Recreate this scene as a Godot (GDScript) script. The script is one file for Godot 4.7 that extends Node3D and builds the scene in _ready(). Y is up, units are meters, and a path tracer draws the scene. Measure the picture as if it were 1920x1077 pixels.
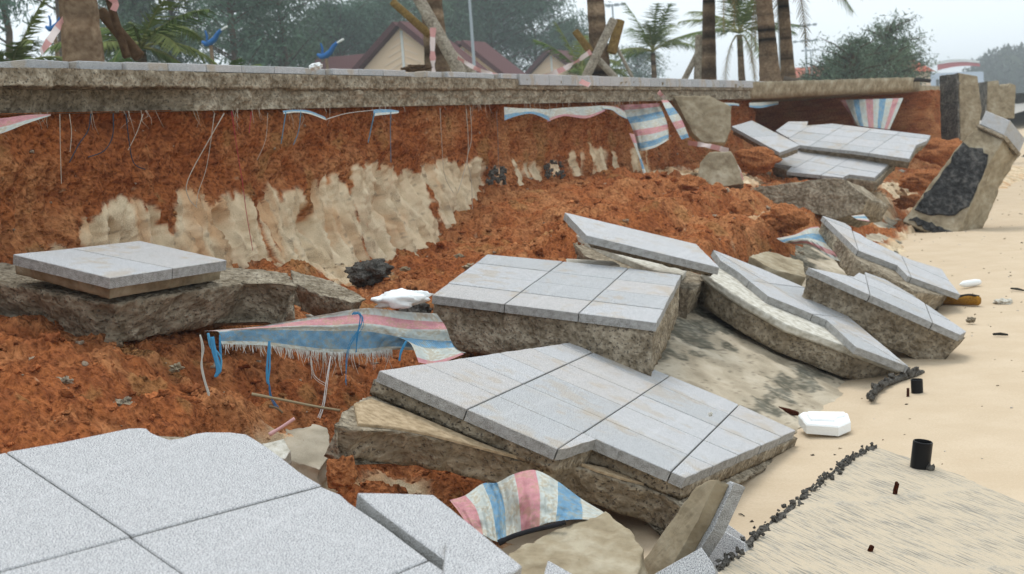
extends Node3D
# A collapsed seaside promenade: the paved edge, the eroded soil bank, slabs slid down a revetment, beach sand.
# Sand lies near y = 0, the promenade runs along -Z at x = -5, its top near y = 2.24.
const FPX := 2700.0
var CC := Vector3(0, 1.7, 0)
var CB: Basis
var n1 := FastNoiseLite.new()
var n2 := FastNoiseLite.new()
var nc := FastNoiseLite.new()
var rng := RandomNumberGenerator.new()
var M := {}
var used := {}
var tile_seed := 0

# ---------------------------------------------------------------- photo directions to places
func ray(p: Vector2) -> Vector3:
	return CB * Vector3((p.x - 960.0) / FPX, -(p.y - 538.5) / FPX, -1.0)
func at_depth(x: float, y: float, d: float) -> Vector3:
	return CC + ray(Vector2(x, y)) * d
func on_y(x: float, y: float, h: float) -> Vector3:
	var d := ray(Vector2(x, y)); return CC + d * ((h - CC.y) / d.y)
func on_x(x: float, y: float, wx: float) -> Vector3:
	var d := ray(Vector2(x, y)); return CC + d * ((wx - CC.x) / d.x)
func on_pl(p: Vector2, o: Vector3, n: Vector3) -> Vector3:
	var d := ray(p); return CC + d * ((o - CC).dot(n) / d.dot(n))
func slope(deg: float, nz := 0.0) -> Vector3:
	return Vector3(sin(deg_to_rad(deg)), cos(deg_to_rad(deg)), nz).normalized()

# ---------------------------------------------------------------- mesh building
class MB:
	var v := PackedVector3Array()
	var c := PackedColorArray()
	var uv := PackedVector2Array()
	var ix := PackedInt32Array()
	func vert(p: Vector3, col := Color.WHITE, t := Vector2.ZERO) -> int:
		v.append(p); c.append(col); uv.append(t); return v.size() - 1
	func tri(a: Vector3, b: Vector3, d: Vector3, out: Vector3, col := Color.WHITE) -> void:
		var i := v.size()
		v.append(a)
		if (d - a).cross(b - a).dot(out) >= 0.0:
			v.append(b); v.append(d)
		else:
			v.append(d); v.append(b)
		for k in 3:
			c.append(col); uv.append(Vector2.ZERO); ix.append(i + k)
	func quad(a: Vector3, b: Vector3, d: Vector3, e: Vector3, out: Vector3, col := Color.WHITE) -> void:
		tri(a, b, d, out, col); tri(a, d, e, out, col)
	func grid(first: int, w: int, h: int, wrap := false, flip := false) -> void:
		for j in h - 1:
			for i in (w if wrap else w - 1):
				var a := first + j * w + i
				var b := first + j * w + (i + 1) % w
				var d := a + w
				var e := b + w
				if flip:
					ix.append_array([a, d, b, b, d, e])
				else:
					ix.append_array([a, b, d, b, e, d])
	func tube(pts: Array, rad: Array, sides := 6, col := Color.WHITE) -> void:
		var first := v.size()
		var n := pts.size()
		var last := Vector3.ZERO
		for k in n:
			var dir: Vector3 = (pts[mini(k + 1, n - 1)] - pts[maxi(k - 1, 0)])
			dir = dir.normalized() if dir.length() > 1e-6 else Vector3.UP
			var a: Vector3 = dir.cross(Vector3(0.31, 0.2, 0.93)) if last == Vector3.ZERO else last - dir * last.dot(dir)
			a = a.normalized() if a.length() > 1e-4 else dir.cross(Vector3.UP).normalized()
			last = a
			var b := dir.cross(a)
			var r: float = rad[mini(k, rad.size() - 1)]
			for s in sides:
				var t := TAU * s / sides
				vert(pts[k] + (a * cos(t) + b * sin(t)) * r, col, Vector2(float(s) / sides, k))
		grid(first, sides, n, true, true)
		for e: int in [0, n - 1]:
			var cen := vert(pts[e], col)
			for s in sides:
				var p := first + e * sides + s
				var q := first + e * sides + (s + 1) % sides
				if e == 0:
					ix.append_array([cen, p, q])
				else:
					ix.append_array([cen, q, p])
	func box(o: Vector3, x: Vector3, y: Vector3, z: Vector3, col := Color.WHITE) -> void:  # o is one corner
		quad(o, o + x, o + x + y, o + y, -z, col); quad(o + z, o + x + z, o + x + y + z, o + y + z, z, col)
		quad(o, o + z, o + y + z, o + y, -x, col); quad(o + x, o + x + z, o + x + y + z, o + x + y, x, col)
		quad(o, o + x, o + x + z, o + z, -y, col); quad(o + y, o + x + y, o + x + y + z, o + y + z, y, col)
	func mesh() -> ArrayMesh:
		var nn := PackedVector3Array()
		nn.resize(v.size())
		for k in range(0, ix.size(), 3):
			var a := ix[k]; var b := ix[k + 1]; var d := ix[k + 2]
			var f := (v[d] - v[a]).cross(v[b] - v[a])
			nn[a] += f; nn[b] += f; nn[d] += f
		for k in nn.size():
			nn[k] = nn[k].normalized() if nn[k].length_squared() > 1e-20 else Vector3.UP
		var arr := []
		arr.resize(Mesh.ARRAY_MAX)
		arr[Mesh.ARRAY_VERTEX] = v; arr[Mesh.ARRAY_NORMAL] = nn; arr[Mesh.ARRAY_COLOR] = c
		arr[Mesh.ARRAY_TEX_UV] = uv; arr[Mesh.ARRAY_INDEX] = ix
		var m := ArrayMesh.new()
		m.add_surface_from_arrays(Mesh.PRIMITIVE_TRIANGLES, arr)
		return m

func numbered(called: String) -> String:
	used[called] = used.get(called, -1) + 1
	return called if used[called] == 0 else "%s_%03d" % [called, used[called]]
func tag(o: Node, label: String, category: String, group := "") -> void:
	o.set_meta("label", label); o.set_meta("category", category)
	if group != "": o.set_meta("group", group)
func thing(called: String, label: String, category: String, at: Vector3, group := "") -> Node3D:
	var o := Node3D.new()
	o.name = numbered(called); add_child(o); o.position = at
	tag(o, label, category, group)
	return o
func part(parent: Node3D, called: String, b: MB, mat: Material) -> MeshInstance3D:   # vertices are given in world places
	var o := MeshInstance3D.new()
	o.name = called; o.mesh = b.mesh(); o.material_override = mat
	parent.add_child(o, true)
	var up := Vector3.ZERO
	var q: Node = parent
	while q != self:
		up += q.position; q = q.get_parent()
	o.position = -up
	return o
func single(called: String, b: MB, mat: Material, label: String, category: String, group := "") -> MeshInstance3D:
	var o := part(self, numbered(called), b, mat)
	tag(o, label, category, group)
	return o
func split_struct(called: String, b: MB, m0: Material, m1: Material) -> void:   # red earth and pale sand as two surfaces of one body
	var full := b.ix
	var lo := PackedInt32Array(); var hi := PackedInt32Array()
	for k in range(0, full.size(), 3):
		if b.c[full[k]].b + b.c[full[k + 1]].b + b.c[full[k + 2]].b > 0.6: hi.append_array([full[k], full[k + 1], full[k + 2]])
		else: lo.append_array([full[k], full[k + 1], full[k + 2]])
	var o := part(self, numbered(called), b, null)
	var arr := (o.mesh as ArrayMesh).surface_get_arrays(0)
	var am := ArrayMesh.new()
	for e in [lo, hi]:
		arr[Mesh.ARRAY_INDEX] = e
		am.add_surface_from_arrays(Mesh.PRIMITIVE_TRIANGLES, arr)
	am.surface_set_material(0, m0); am.surface_set_material(1, m1)
	o.mesh = am
	o.set_meta("kind", "structure")
func struct(called: String, b: MB, mat: Material) -> MeshInstance3D:
	var o := part(self, numbered(called), b, mat)
	o.set_meta("kind", "structure")
	return o

# ---------------------------------------------------------------- materials
func tex(img: Image) -> ImageTexture:
	return ImageTexture.create_from_image(img)
func noise_bytes(size: int, freq: float, type := FastNoiseLite.TYPE_SIMPLEX_SMOOTH, sd := 1, oct := 3) -> PackedByteArray:
	var n := FastNoiseLite.new()
	n.noise_type = type; n.frequency = freq; n.seed = sd
	n.fractal_type = FastNoiseLite.FRACTAL_FBM if oct > 1 else FastNoiseLite.FRACTAL_NONE
	n.fractal_octaves = oct
	n.cellular_return_type = FastNoiseLite.RETURN_DISTANCE
	var im := n.get_seamless_image(size, size, false, false, 0.12, true)
	im.convert(Image.FORMAT_L8)
	return im.get_data()
func l8(size: int, d: PackedByteArray) -> ImageTexture:
	return tex(Image.create_from_data(size, size, false, Image.FORMAT_L8, d))
func two_tone(size: int, d: PackedByteArray, e: PackedByteArray, lo: Color, mid: Color, hi: Color, share := 0.5) -> ImageTexture:
	var o := PackedByteArray()
	o.resize(size * size * 3)
	for k in size * size:
		var t := clampf((d[k] * (1.0 - share) + e[k] * share) / 255.0, 0.0, 1.0)
		t = clampf((t - 0.5) * 1.7 + 0.5, 0, 1)
		var q := lo.lerp(mid, t * 2.0) if t < 0.5 else mid.lerp(hi, t * 2.0 - 1.0)
		o[k * 3] = int(q.r * 255); o[k * 3 + 1] = int(q.g * 255); o[k * 3 + 2] = int(q.b * 255)
	return tex(Image.create_from_data(size, size, false, Image.FORMAT_RGB8, o))
func mat(name_: String, col: Color, rough_ := 0.9, albedo: Texture2D = null, bump: Texture2D = null, bump_cm := 0.5, scale := 1.0, vcol := false, tri := true) -> StandardMaterial3D:
	var m := StandardMaterial3D.new()
	m.resource_name = name_
	m.albedo_color = col; m.roughness = rough_; m.metallic_specular = 0.3 if rough_ < 0.7 else 0.12
	if albedo: m.albedo_texture = albedo
	if bump:
		m.heightmap_enabled = true; m.heightmap_texture = bump; m.heightmap_scale = bump_cm
	if tri:
		m.uv1_triplanar = true; m.uv1_world_triplanar = true
		m.uv1_triplanar_sharpness = 4.0
	m.uv1_scale = Vector3.ONE * scale
	m.vertex_color_use_as_albedo = vcol
	M[name_] = m
	return m
func make_materials() -> void:
	var S := 512
	var fine := noise_bytes(S, 0.21, FastNoiseLite.TYPE_SIMPLEX, 3, 2)
	var mid := noise_bytes(S, 0.03, FastNoiseLite.TYPE_SIMPLEX_SMOOTH, 4, 4)
	var big := noise_bytes(S, 0.008, FastNoiseLite.TYPE_SIMPLEX_SMOOTH, 5, 5)
	var cell := noise_bytes(S, 0.06, FastNoiseLite.TYPE_CELLULAR, 6, 3)
	# granite: pale ground with grey, black and faint pink grains
	var g := PackedByteArray()
	g.resize(S * S * 3)
	var r := RandomNumberGenerator.new()
	r.seed = 11
	for k in S * S:
		var t := fine[k] / 255.0
		var q := Color(0.765, 0.77, 0.775)
		if t < 0.33: q = Color(0.42, 0.425, 0.44)
		elif t < 0.42: q = Color(0.62, 0.625, 0.64)
		elif t > 0.64: q = Color(0.84, 0.84, 0.84)
		elif t > 0.575: q = Color(0.785, 0.76, 0.76)
		q = q * (0.955 + 0.09 * mid[k] / 255.0 + r.randf_range(-0.035, 0.035))
		g[k * 3] = int(clampf(q.r, 0, 1) * 255); g[k * 3 + 1] = int(clampf(q.g, 0, 1) * 255); g[k * 3 + 2] = int(clampf(q.b, 0, 1) * 255)
	var gt := tex(Image.create_from_data(S, S, false, Image.FORMAT_RGB8, g))
	var bumps := l8(S, fine)
	var bumpm := l8(S, mid)
	var bumpc := l8(S, cell)
	mat("granite", Color(1.0, 1.0, 1.0), 0.75, gt, bumps, 0.03, 1.9)
	mat("granite_b", Color(0.955, 0.96, 0.96), 0.75, gt, bumps, 0.03, 1.73)
	mat("granite_c", Color(1.0, 0.985, 0.97), 0.75, gt, bumps, 0.03, 2.1)
	# sand and mud stains, patches with ragged outlines
	var sn2 := PackedByteArray()
	sn2.resize(S * S * 4)
	for k in S * S:
		var a2 := clampf((mid[k] * 0.45 + big[k] * 0.55) / 255.0 - 0.59, 0.0, 1.0) * 3.2
		sn2[k * 4] = 168; sn2[k * 4 + 1] = 146; sn2[k * 4 + 2] = 112; sn2[k * 4 + 3] = int(clampf(a2, 0.0, 0.42) * 255)
	var stain := tex(Image.create_from_data(S, S, false, Image.FORMAT_RGBA8, sn2))
	mat("granite_near", Color(0.955, 0.955, 0.955), 0.75, gt, bumps, 0.05, 2.05)
	for k in ["granite", "granite_b", "granite_c"]:
		M[k].detail_enabled = true; M[k].detail_albedo = stain
		M[k].detail_blend_mode = BaseMaterial3D.BLEND_MODE_MIX; M[k].detail_uv_layer = BaseMaterial3D.DETAIL_UV_2
		M[k].uv2_triplanar = true; M[k].uv2_world_triplanar = true; M[k].uv2_scale = Vector3.ONE * 0.55
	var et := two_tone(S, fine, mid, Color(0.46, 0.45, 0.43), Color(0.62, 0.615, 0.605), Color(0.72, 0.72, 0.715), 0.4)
	mat("granite_edge_shaded", Color(1, 1, 1), 0.9, et, bumps, 0.25, 1.6)  # dirty split sides, darker than the tops to carry their shade
	for k in ["granite_b", "granite_c"]:
		M[k].uv1_offset = Vector3(0.37, 0.11, 0.63)
	var cb := PackedByteArray()
	cb.resize(S * S * 3)
	var chb := PackedByteArray()
	chb.resize(S * S)
	for k in S * S:
		var t := clampf(((0.55 * mid[k] + 0.45 * big[k]) / 255.0 - 0.5) * 1.9 + 0.5, 0, 1)
		var q := Color(0.43, 0.385, 0.32).lerp(Color(0.69, 0.645, 0.57), t)
		var pb := cell[k] / 255.0
		if pb < 0.20: q = q.lerp([Color(0.68, 0.65, 0.60), Color(0.42, 0.41, 0.42), Color(0.56, 0.50, 0.42), Color(0.33, 0.29, 0.25)][int(big[k] * 7 + mid[k]) % 4], 0.75)
		elif pb < 0.27: q = q * 0.72
		q = q * (0.93 + 0.14 * fine[k] / 255.0)
		cb[k * 3] = int(clampf(q.r, 0, 1) * 255); cb[k * 3 + 1] = int(clampf(q.g, 0, 1) * 255); cb[k * 3 + 2] = int(clampf(q.b, 0, 1) * 255)
		chb[k] = clampi(int(0.75 * mid[k] + (70.0 if pb < 0.22 else 0.0)), 0, 255)
	var ct := tex(Image.create_from_data(S, S, false, Image.FORMAT_RGB8, cb))
	var cbump := l8(S, chb)
	mat("concrete", Color(1.0, 1.0, 1.0), 0.95, ct, cbump, 2.2, 1.35)
	var cp := two_tone(S, mid, big, Color(0.49, 0.44, 0.36), Color(0.59, 0.54, 0.45), Color(0.68, 0.64, 0.56), 0.6)
	mat("concrete_pale", Color(1, 1, 1), 0.95, cp, bumpm, 1.0, 0.8)
	var bt := two_tone(S, mid, fine, Color(0.62, 0.60, 0.55), Color(0.76, 0.74, 0.69), Color(0.83, 0.82, 0.79), 0.25)
	mat("bed", Color(1, 1, 1), 0.95, bt, bumpm, 0.3, 1.2)
	var at_ := two_tone(S, big, fine, Color(0.60, 0.56, 0.49), Color(0.70, 0.655, 0.58), Color(0.77, 0.73, 0.66), 0.15)
	mat("apron_bare", Color(1, 1, 1), 0.95, at_, bumpm, 0.4, 0.8)
	var crumb := PackedByteArray()
	crumb.resize(S * S)
	for k in S * S: crumb[k] = clampi(int(0.12 * fine[k] + 0.43 * mid[k] + 0.45 * cell[k]), 0, 255)
	var soil := two_tone(S, crumb, mid, Color(0.52, 0.48, 0.46), Color(0.86, 0.85, 0.84), Color(1.0, 1.0, 1.0), 0.2)
	mat("soil", Color(1, 1, 1), 1.0, soil, l8(S, crumb), 2.6, 1.7, true)
	mat("bed_sand", Color(1, 1, 1), 1.0, two_tone(S, big, fine, Color(0.72, 0.70, 0.68), Color(0.92, 0.915, 0.90), Color(1, 1, 1), 0.45), bumps, 0.35, 1.2, true)
	var sd := two_tone(S, big, fine, Color(0.745, 0.67, 0.57), Color(0.762, 0.69, 0.592), Color(0.785, 0.715, 0.62), 0.45)
	mat("sand", Color(1, 1, 1), 1.0, sd, bumpm, 0.5, 0.45)
	mat("tar", Color(0.38, 0.38, 0.38), 0.75, two_tone(S, mid, big, Color(0.35, 0.35, 0.35), Color(0.6, 0.6, 0.6), Color(1, 0.98, 0.95), 0.4), bumpm, 3.0, 0.8)
	mat("weathered", Color(1, 1, 1), 0.95, two_tone(S, mid, big, Color(0.25, 0.25, 0.24), Color(0.40, 0.39, 0.37), Color(0.56, 0.54, 0.50), 0.5), bumpm, 2.0, 0.9)  # weathered grey for pier sides, part of its darkness is painted shade
	mat("rock", Color(0.46, 0.45, 0.43), 0.95, soil, bumpc, 2.0, 2.0)
	var bk := two_tone(S, mid, big, Color(0.42, 0.34, 0.27), Color(0.52, 0.44, 0.36), Color(0.62, 0.54, 0.45), 0.4)
	mat("bark", Color(1, 1, 1), 0.95, bk, bumpm, 1.0, 1.0, true)
	mat("tan_bed", Color(1, 1, 1), 0.95, two_tone(S, mid, fine, Color(0.54, 0.47, 0.37), Color(0.66, 0.58, 0.47), Color(0.74, 0.66, 0.55), 0.3), bumpm, 0.8, 1.4)
	mat("bark_dark", Color(0.62, 0.58, 0.54), 0.95, bk, bumpm, 0.6, 1.0)
	mat("wood", Color(1.0, 1.0, 1.0), 0.9, two_tone(S, mid, big, Color(0.42, 0.38, 0.33), Color(0.58, 0.54, 0.48), Color(0.70, 0.67, 0.61), 0.4), bumpm, 0.4, 1.5)
	mat("bamboo", Color(0.92, 0.88, 0.66), 0.7, bk, bumpm, 0.2, 1.5)
	mat("leaf", Color(1, 1, 1), 0.85, null, null, 0, 1, true, false)
	M.leaf.backlight_enabled = true; M.leaf.backlight = Color(0.45, 0.5, 0.4)
	mat("string", Color(1, 1, 1), 0.85, null, null, 0, 1, true, false)
	mat("white_foam", Color(0.92, 0.93, 0.93), 0.8, null, bumpm, 0.15, 4.0)
	mat("yellow_foam", Color(0.75, 0.55, 0.22), 0.9, soil, bumpc, 0.6, 5.0)
	mat("black_pipe", Color(0.06, 0.06, 0.07), 0.35)
	mat("rust", Color(0.30, 0.15, 0.09), 0.95, soil, bumpc, 0.3, 8.0)
	mat("steel", Color(0.66, 0.69, 0.71), 0.5)
	mat("roof", Color(0.46, 0.33, 0.33), 0.9, soil, bumpm, 1.0, 1.0)
	mat("cream", Color(0.94, 0.83, 0.71), 0.85)
	mat("cream_pale", Color(0.94, 0.85, 0.76), 0.85)
	mat("white_trim", Color(0.92, 0.92, 0.90), 0.7)
	mat("blue_paint", Color(0.22, 0.42, 0.64), 0.7)
	mat("orange_roof", Color(0.72, 0.36, 0.25), 0.9)
	mat("red_paint", Color(0.78, 0.38, 0.38), 0.7)
	mat("pale_wall", Color(0.80, 0.84, 0.90), 0.8)
	mat("glass_dark", Color(0.15, 0.18, 0.2), 0.2)
	mat("land", Color(0.42, 0.44, 0.36), 1.0, soil, bumpm, 1.0, 0.3)
	mat("paving", Color(0.66, 0.66, 0.66), 0.9, bt, null, 0, 0.5)
	mat("sea", Color(0.35, 0.42, 0.42), 0.15, null, bumpm, 6.0, 0.15)
	mat("hill", Color(0.22, 0.27, 0.19), 1.0, soil, bumpc, 30.0, 0.05)
	# woven plastic sheet: bands of pink, white, blue, white; the coloured bands carry white threads
	var W := 512
	var w := PackedByteArray()
	w.resize(W * W * 3)
	for y in W:
		var band := int(y * 4.0 / W) % 4
		for x in W:
			var q := Color(0.83, 0.85, 0.83)
			var thread := (x / 5 + y / 5) % 2 == 0
			if band == 0: q = Color(0.84, 0.69, 0.69) if thread else Color(0.74, 0.42, 0.47)
			elif band == 2: q = Color(0.60, 0.72, 0.80) if thread else Color(0.27, 0.50, 0.66)
			else: q = Color(0.80, 0.82, 0.80) if thread else Color(0.73, 0.755, 0.735)
			var k := y * W + x
			q = (q * (0.84 + 0.22 * big[k] / 255.0)).lerp(Color(0.62, 0.55, 0.45), clampf((mid[k] * 0.5 + big[k] * 0.5) / 255.0 * 2.6 - 1.22, 0.0, 0.5))
			w[k * 3] = int(clampf(q.r, 0, 1) * 255); w[k * 3 + 1] = int(clampf(q.g, 0, 1) * 255); w[k * 3 + 2] = int(clampf(q.b, 0, 1) * 255)
	mat("tarp", Color(1, 1, 1), 0.7, tex(Image.create_from_data(W, W, false, Image.FORMAT_RGB8, w)), null, 0, 1, false, false)
	M.tarp.backlight_enabled = true; M.tarp.backlight = Color(0.35, 0.35, 0.35)
	# barrier tape: red and white
	var t := Image.create(64, 8, false, Image.FORMAT_RGB8)
	t.fill(Color(0.84, 0.78, 0.76)); t.fill_rect(Rect2i(0, 0, 26, 8), Color(0.78, 0.58, 0.56))
	mat("tape", Color(1, 1, 1), 0.6, tex(t), null, 0, 1, false, false)
	# brushed concrete with sand lying in its grooves, streaks along u
	var st := PackedByteArray()
	st.resize(W * W * 3)
	var sn := FastNoiseLite.new()
	sn.seed = 21; sn.frequency = 1.0; sn.fractal_octaves = 3
	for y in W:
		for x in W:
			var k := y * W + x
			var fade := smoothstep(0.0, 40.0, minf(x, W - 1 - x))
			var s := sn.get_noise_2d(x * 0.006, y * 0.26) * fade * 1.2 + sn.get_noise_2d(x * 0.03 + 50, y * 0.5) * 0.4
			var patch := (big[k] / 255.0 - 0.5) * 1.1
			var q := Color(0.745, 0.69, 0.605)
			s += patch * 0.55
			if s < -0.46: q = Color(0.55, 0.53, 0.49)
			elif s < -0.28: q = Color(0.66, 0.635, 0.59).lerp(Color(0.55, 0.53, 0.49), (-0.28 - s) / 0.18)
			elif s < -0.08: q = Color(0.745, 0.69, 0.605).lerp(Color(0.66, 0.635, 0.59), (-0.08 - s) / 0.20)
			q = q * (0.96 + 0.07 * fine[k] / 255.0)
			st[k * 3] = int(clampf(q.r, 0, 1) * 255); st[k * 3 + 1] = int(clampf(q.g, 0, 1) * 255); st[k * 3 + 2] = int(clampf(q.b, 0, 1) * 255)
	mat("brushed", Color(1, 1, 1), 0.95, tex(Image.create_from_data(W, W, false, Image.FORMAT_RGB8, st)), bumpm, 0.3, 1.0, false, false)
	M.brushed.uv1_scale = Vector3(1.3, 1.0, 1.0)
	# apron: sand-dusted concrete with tarry black weathering
	mat("apron", Color(1, 1, 1), 0.95, at_, bumpm, 0.5, 0.8, true)

# ---------------------------------------------------------------- slabs
func frame(o: Vector3, n: Vector3, toward: Vector3) -> Dictionary:
	var u := (toward - n * toward.dot(n)).normalized()
	return {"o": o, "n": n, "u": u, "v": n.cross(u)}
func px_frame(anchor: Vector3, n: Vector3, a: Vector2, b: Vector2) -> Dictionary:
	var p := on_pl(a, anchor, n)
	return frame(p, n, on_pl(b, anchor, n) - p)
func flat2(fr: Dictionary, px: Array, off := 0.0) -> PackedVector2Array:
	var out := PackedVector2Array()
	for p in px:
		var q: Vector3 = on_pl(p, fr.o + fr.n * off, fr.n) - fr.o
		out.append(Vector2(q.dot(fr.u), q.dot(fr.v)))
	return out
func up3(fr: Dictionary, p: Vector2, h: float) -> Vector3:
	return fr.o + fr.u * p.x + fr.v * p.y + fr.n * h
func pts(a: Array) -> Array:   # flat number list to Vector2 list
	var out := []
	for k in range(0, a.size(), 2):
		out.append(Vector2(a[k], a[k + 1]))
	return out
func prism(b: MB, poly: PackedVector2Array, fr: Dictionary, top: float, bottom: float, bevel := 0.003, side: MB = null) -> void:
	if side == null: side = b
	var src := poly
	poly = PackedVector2Array()
	for p in src:
		if poly.is_empty() or poly[-1].distance_to(p) > 0.012: poly.append(p)
	while poly.size() > 3 and poly[0].distance_to(poly[-1]) < 0.012: poly.remove_at(poly.size() - 1)
	if Geometry2D.triangulate_polygon(poly).is_empty(): poly = Geometry2D.convex_hull(poly); poly.remove_at(poly.size() - 1)
	if Geometry2D.is_polygon_clockwise(poly): poly.reverse()
	var n := poly.size()
	var inn := PackedVector2Array()
	for k in n:
		var e0 := (poly[k] - poly[(k + n - 1) % n]).normalized()
		var e1 := (poly[(k + 1) % n] - poly[k]).normalized()
		var m := (Vector2(-e0.y, e0.x) + Vector2(-e1.y, e1.x))
		inn.append(poly[k] + m.normalized() * bevel / maxf(0.5, m.length() * 0.5))
	var ix := Geometry2D.triangulate_polygon(inn)
	if ix.is_empty():
		inn = poly; ix = Geometry2D.triangulate_polygon(poly)
	for k in range(0, ix.size(), 3):
		b.tri(up3(fr, inn[ix[k]], top), up3(fr, inn[ix[k + 1]], top), up3(fr, inn[ix[k + 2]], top), fr.n)
	ix = Geometry2D.triangulate_polygon(poly)
	for k in range(0, ix.size(), 3):
		side.tri(up3(fr, poly[ix[k]], bottom), up3(fr, poly[ix[k + 1]], bottom), up3(fr, poly[ix[k + 2]], bottom), -fr.n)
	for k in n:
		var j := (k + 1) % n
		var e := poly[j] - poly[k]
		var out: Vector3 = fr.u * e.y - fr.v * e.x
		side.quad(up3(fr, poly[k], bottom), up3(fr, poly[j], bottom), up3(fr, poly[j], top - bevel), up3(fr, poly[k], top - bevel), out)
		b.quad(up3(fr, poly[k], top - bevel), up3(fr, poly[j], top - bevel), up3(fr, inn[j], top), up3(fr, inn[k], top), out + fr.n)
func jag(poly: PackedVector2Array, seg: float, amp: float) -> PackedVector2Array:
	var out := PackedVector2Array()
	for k in poly.size():
		var a := poly[k]
		var d := poly[(k + 1) % poly.size()] - a
		var c := maxi(1, int(d.length() / seg))
		for s in c:
			var p := a + d * s / c
			out.append(p + Vector2(n1.get_noise_2d(p.x * 30, p.y * 30 + 7), n1.get_noise_2d(p.x * 30 + 50, p.y * 30)) * amp * (0.4 if s == 0 else 1.0))
	return out
func tile_part(parent: Node3D, poly: PackedVector2Array, fr: Dictionary, top := 0.0, thick := 0.048, called := "tile", m := "") -> void:
	tile_seed += 1
	var kinds := ["granite", "granite_b", "granite_c", "granite", "granite_b"]
	granite_piece(parent, called, poly, fr, top, top - thick, m if m != "" else kinds[hash(tile_seed * 7919) % 5])
func granite_piece(parent: Node3D, called: String, poly: PackedVector2Array, fr: Dictionary, top: float, bottom: float, m: String) -> MeshInstance3D:
	# sawn top and rough split sides, darkened for shade, as two surfaces of one piece
	var b := MB.new()
	var e := MB.new()
	prism(b, poly, fr, top, bottom, 0.003, e)
	var o := part(parent, called, b, null)
	var am: ArrayMesh = o.mesh
	am.add_surface_from_arrays(Mesh.PRIMITIVE_TRIANGLES, e.mesh().surface_get_arrays(0))
	am.surface_set_material(0, M[m]); am.surface_set_material(1, M["granite_edge_shaded"] if m.begins_with("granite") else M[m])
	return o
func tiles_grid(parent: Node3D, outline: PackedVector2Array, fr: Dictionary, du: float, dv: float, org := Vector2.ZERO, thick := 0.048, skip := []) -> void:
	var lo := Vector2(1e9, 1e9); var hi := -lo
	for p in outline:
		lo = lo.min(p); hi = hi.max(p)
	var i0 := roundi((lo.x - org.x) / du); var i1 := maxi(i0 + 1, roundi((hi.x - org.x) / du))
	var j0 := roundi((lo.y - org.y) / dv); var j1 := maxi(j0 + 1, roundi((hi.y - org.y) / dv))
	for i in range(i0, i1):
		for j in range(j0, j1):
			if Vector2i(i, j) in skip: continue
			var g := Vector2(0.003, 0.0048)
			var a := org + Vector2(i * du, j * dv) + g
			var z := org + Vector2((i + 1) * du, (j + 1) * dv) - g
			if i == i0: a.x = lo.x - 0.01
			if j == j0: a.y = lo.y - 0.01
			if i == i1 - 1: z.x = hi.x + 0.01
			if j == j1 - 1: z.y = hi.y + 0.01
			var cell := PackedVector2Array([a, Vector2(z.x, a.y), z, Vector2(a.x, z.y)])
			for q in Geometry2D.intersect_polygons(cell, outline):
				var ar := 0.0
				for k in q.size():
					ar += q[k].cross(q[(k + 1) % q.size()])
				if absf(ar) * 0.5 < du * dv * 0.04: continue
				tile_part(parent, q, fr, rng.randf_range(-0.0012, 0.0012), thick)
func rough(parent: Node3D, called: String, ol: PackedVector2Array, fr: Dictionary, h0: float, h1: float, amp: float, seg: float, m: Material, top_amp := 0.0, taper := 0.0, col := Color.WHITE) -> MeshInstance3D:
	var b := MB.new()
	if Geometry2D.is_polygon_clockwise(ol): ol.reverse()
	var p2 := PackedVector2Array()
	for k in ol.size():
		var d := ol[(k + 1) % ol.size()] - ol[k]
		var c := maxi(1, int(d.length() / seg))
		for s in c:
			p2.append(ol[k] + d * s / c)
	var n := p2.size()
	var cen := Vector2.ZERO
	for p in p2: cen += p / n
	var on := PackedVector2Array()
	for k in n:
		var t := p2[(k + 1) % n] - p2[(k + n - 1) % n]
		on.append(Vector2(t.y, -t.x).normalized())
	var rows := []     # scale, height, kind 0 top 1 side 2 bottom, taper share
	var inner := [0.01, 0.15, 0.3, 0.45, 0.6, 0.72, 0.83, 0.92, 0.975] if top_amp > 0.0 else [0.01, 0.5, 0.97]
	for s in inner: rows.append([s, h0, 0, 0.0])
	var nr := maxi(3, int((h0 - h1) / seg))
	for k in nr + 1: rows.append([1.0, lerpf(h0, h1, float(k) / nr), 1, float(k) / nr])
	for s in [0.93, 0.5, 0.01]: rows.append([s, h1, 2, 1.0])
	for row in rows:
		for k in n:
			var q := p2[k]
			var tp: float = taper * row[3]
			q = q - on[k] * tp
			q = cen + (q - cen) * row[0]
			var w := up3(fr, q, row[1])
			var d := 0.55 * n1.get_noise_3dv(w * 4.0) + 0.35 * n1.get_noise_3dv(w * 11.0) + 0.3 * nc.get_noise_3dv(w * 16.0) + 0.16 * n1.get_noise_3dv(w * 40.0)
			if row[2] == 1:
				var e := minf(1.0, 0.35 + 2.5 * minf(row[3], 1.0 - row[3] * 0.8))
				w += (fr.u * on[k].x + fr.v * on[k].y) * d * amp * e
				if row[3] < 0.01 and top_amp > 0: w += fr.n * (d * top_amp - absf(n1.get_noise_3dv(w * 20.0)) * amp * 0.4)
			elif row[2] == 0:
				w += fr.n * d * top_amp
				if row[0] > 0.9: w += (fr.u * on[k].x + fr.v * on[k].y) * d * amp * 0.35
			else:
				w += fr.n * d * amp * 0.8
			b.vert(w, col, q)
	b.grid(0, n, rows.size(), true, false)
	return part(parent, called, b, m)
func slab(label: String, anchor: Vector3, n: Vector3, ua: Vector2, ub: Vector2, outline: Array, group := "") -> Array:
	var fr := px_frame(anchor, n, ua, ub)
	var ol := jag(flat2(fr, pts(outline)), 0.07, 0.0045)
	var t := thing("paving_slab", label, "paving slab", fr.o - fr.n * 0.2, group)
	return [t, fr, ol]
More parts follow.
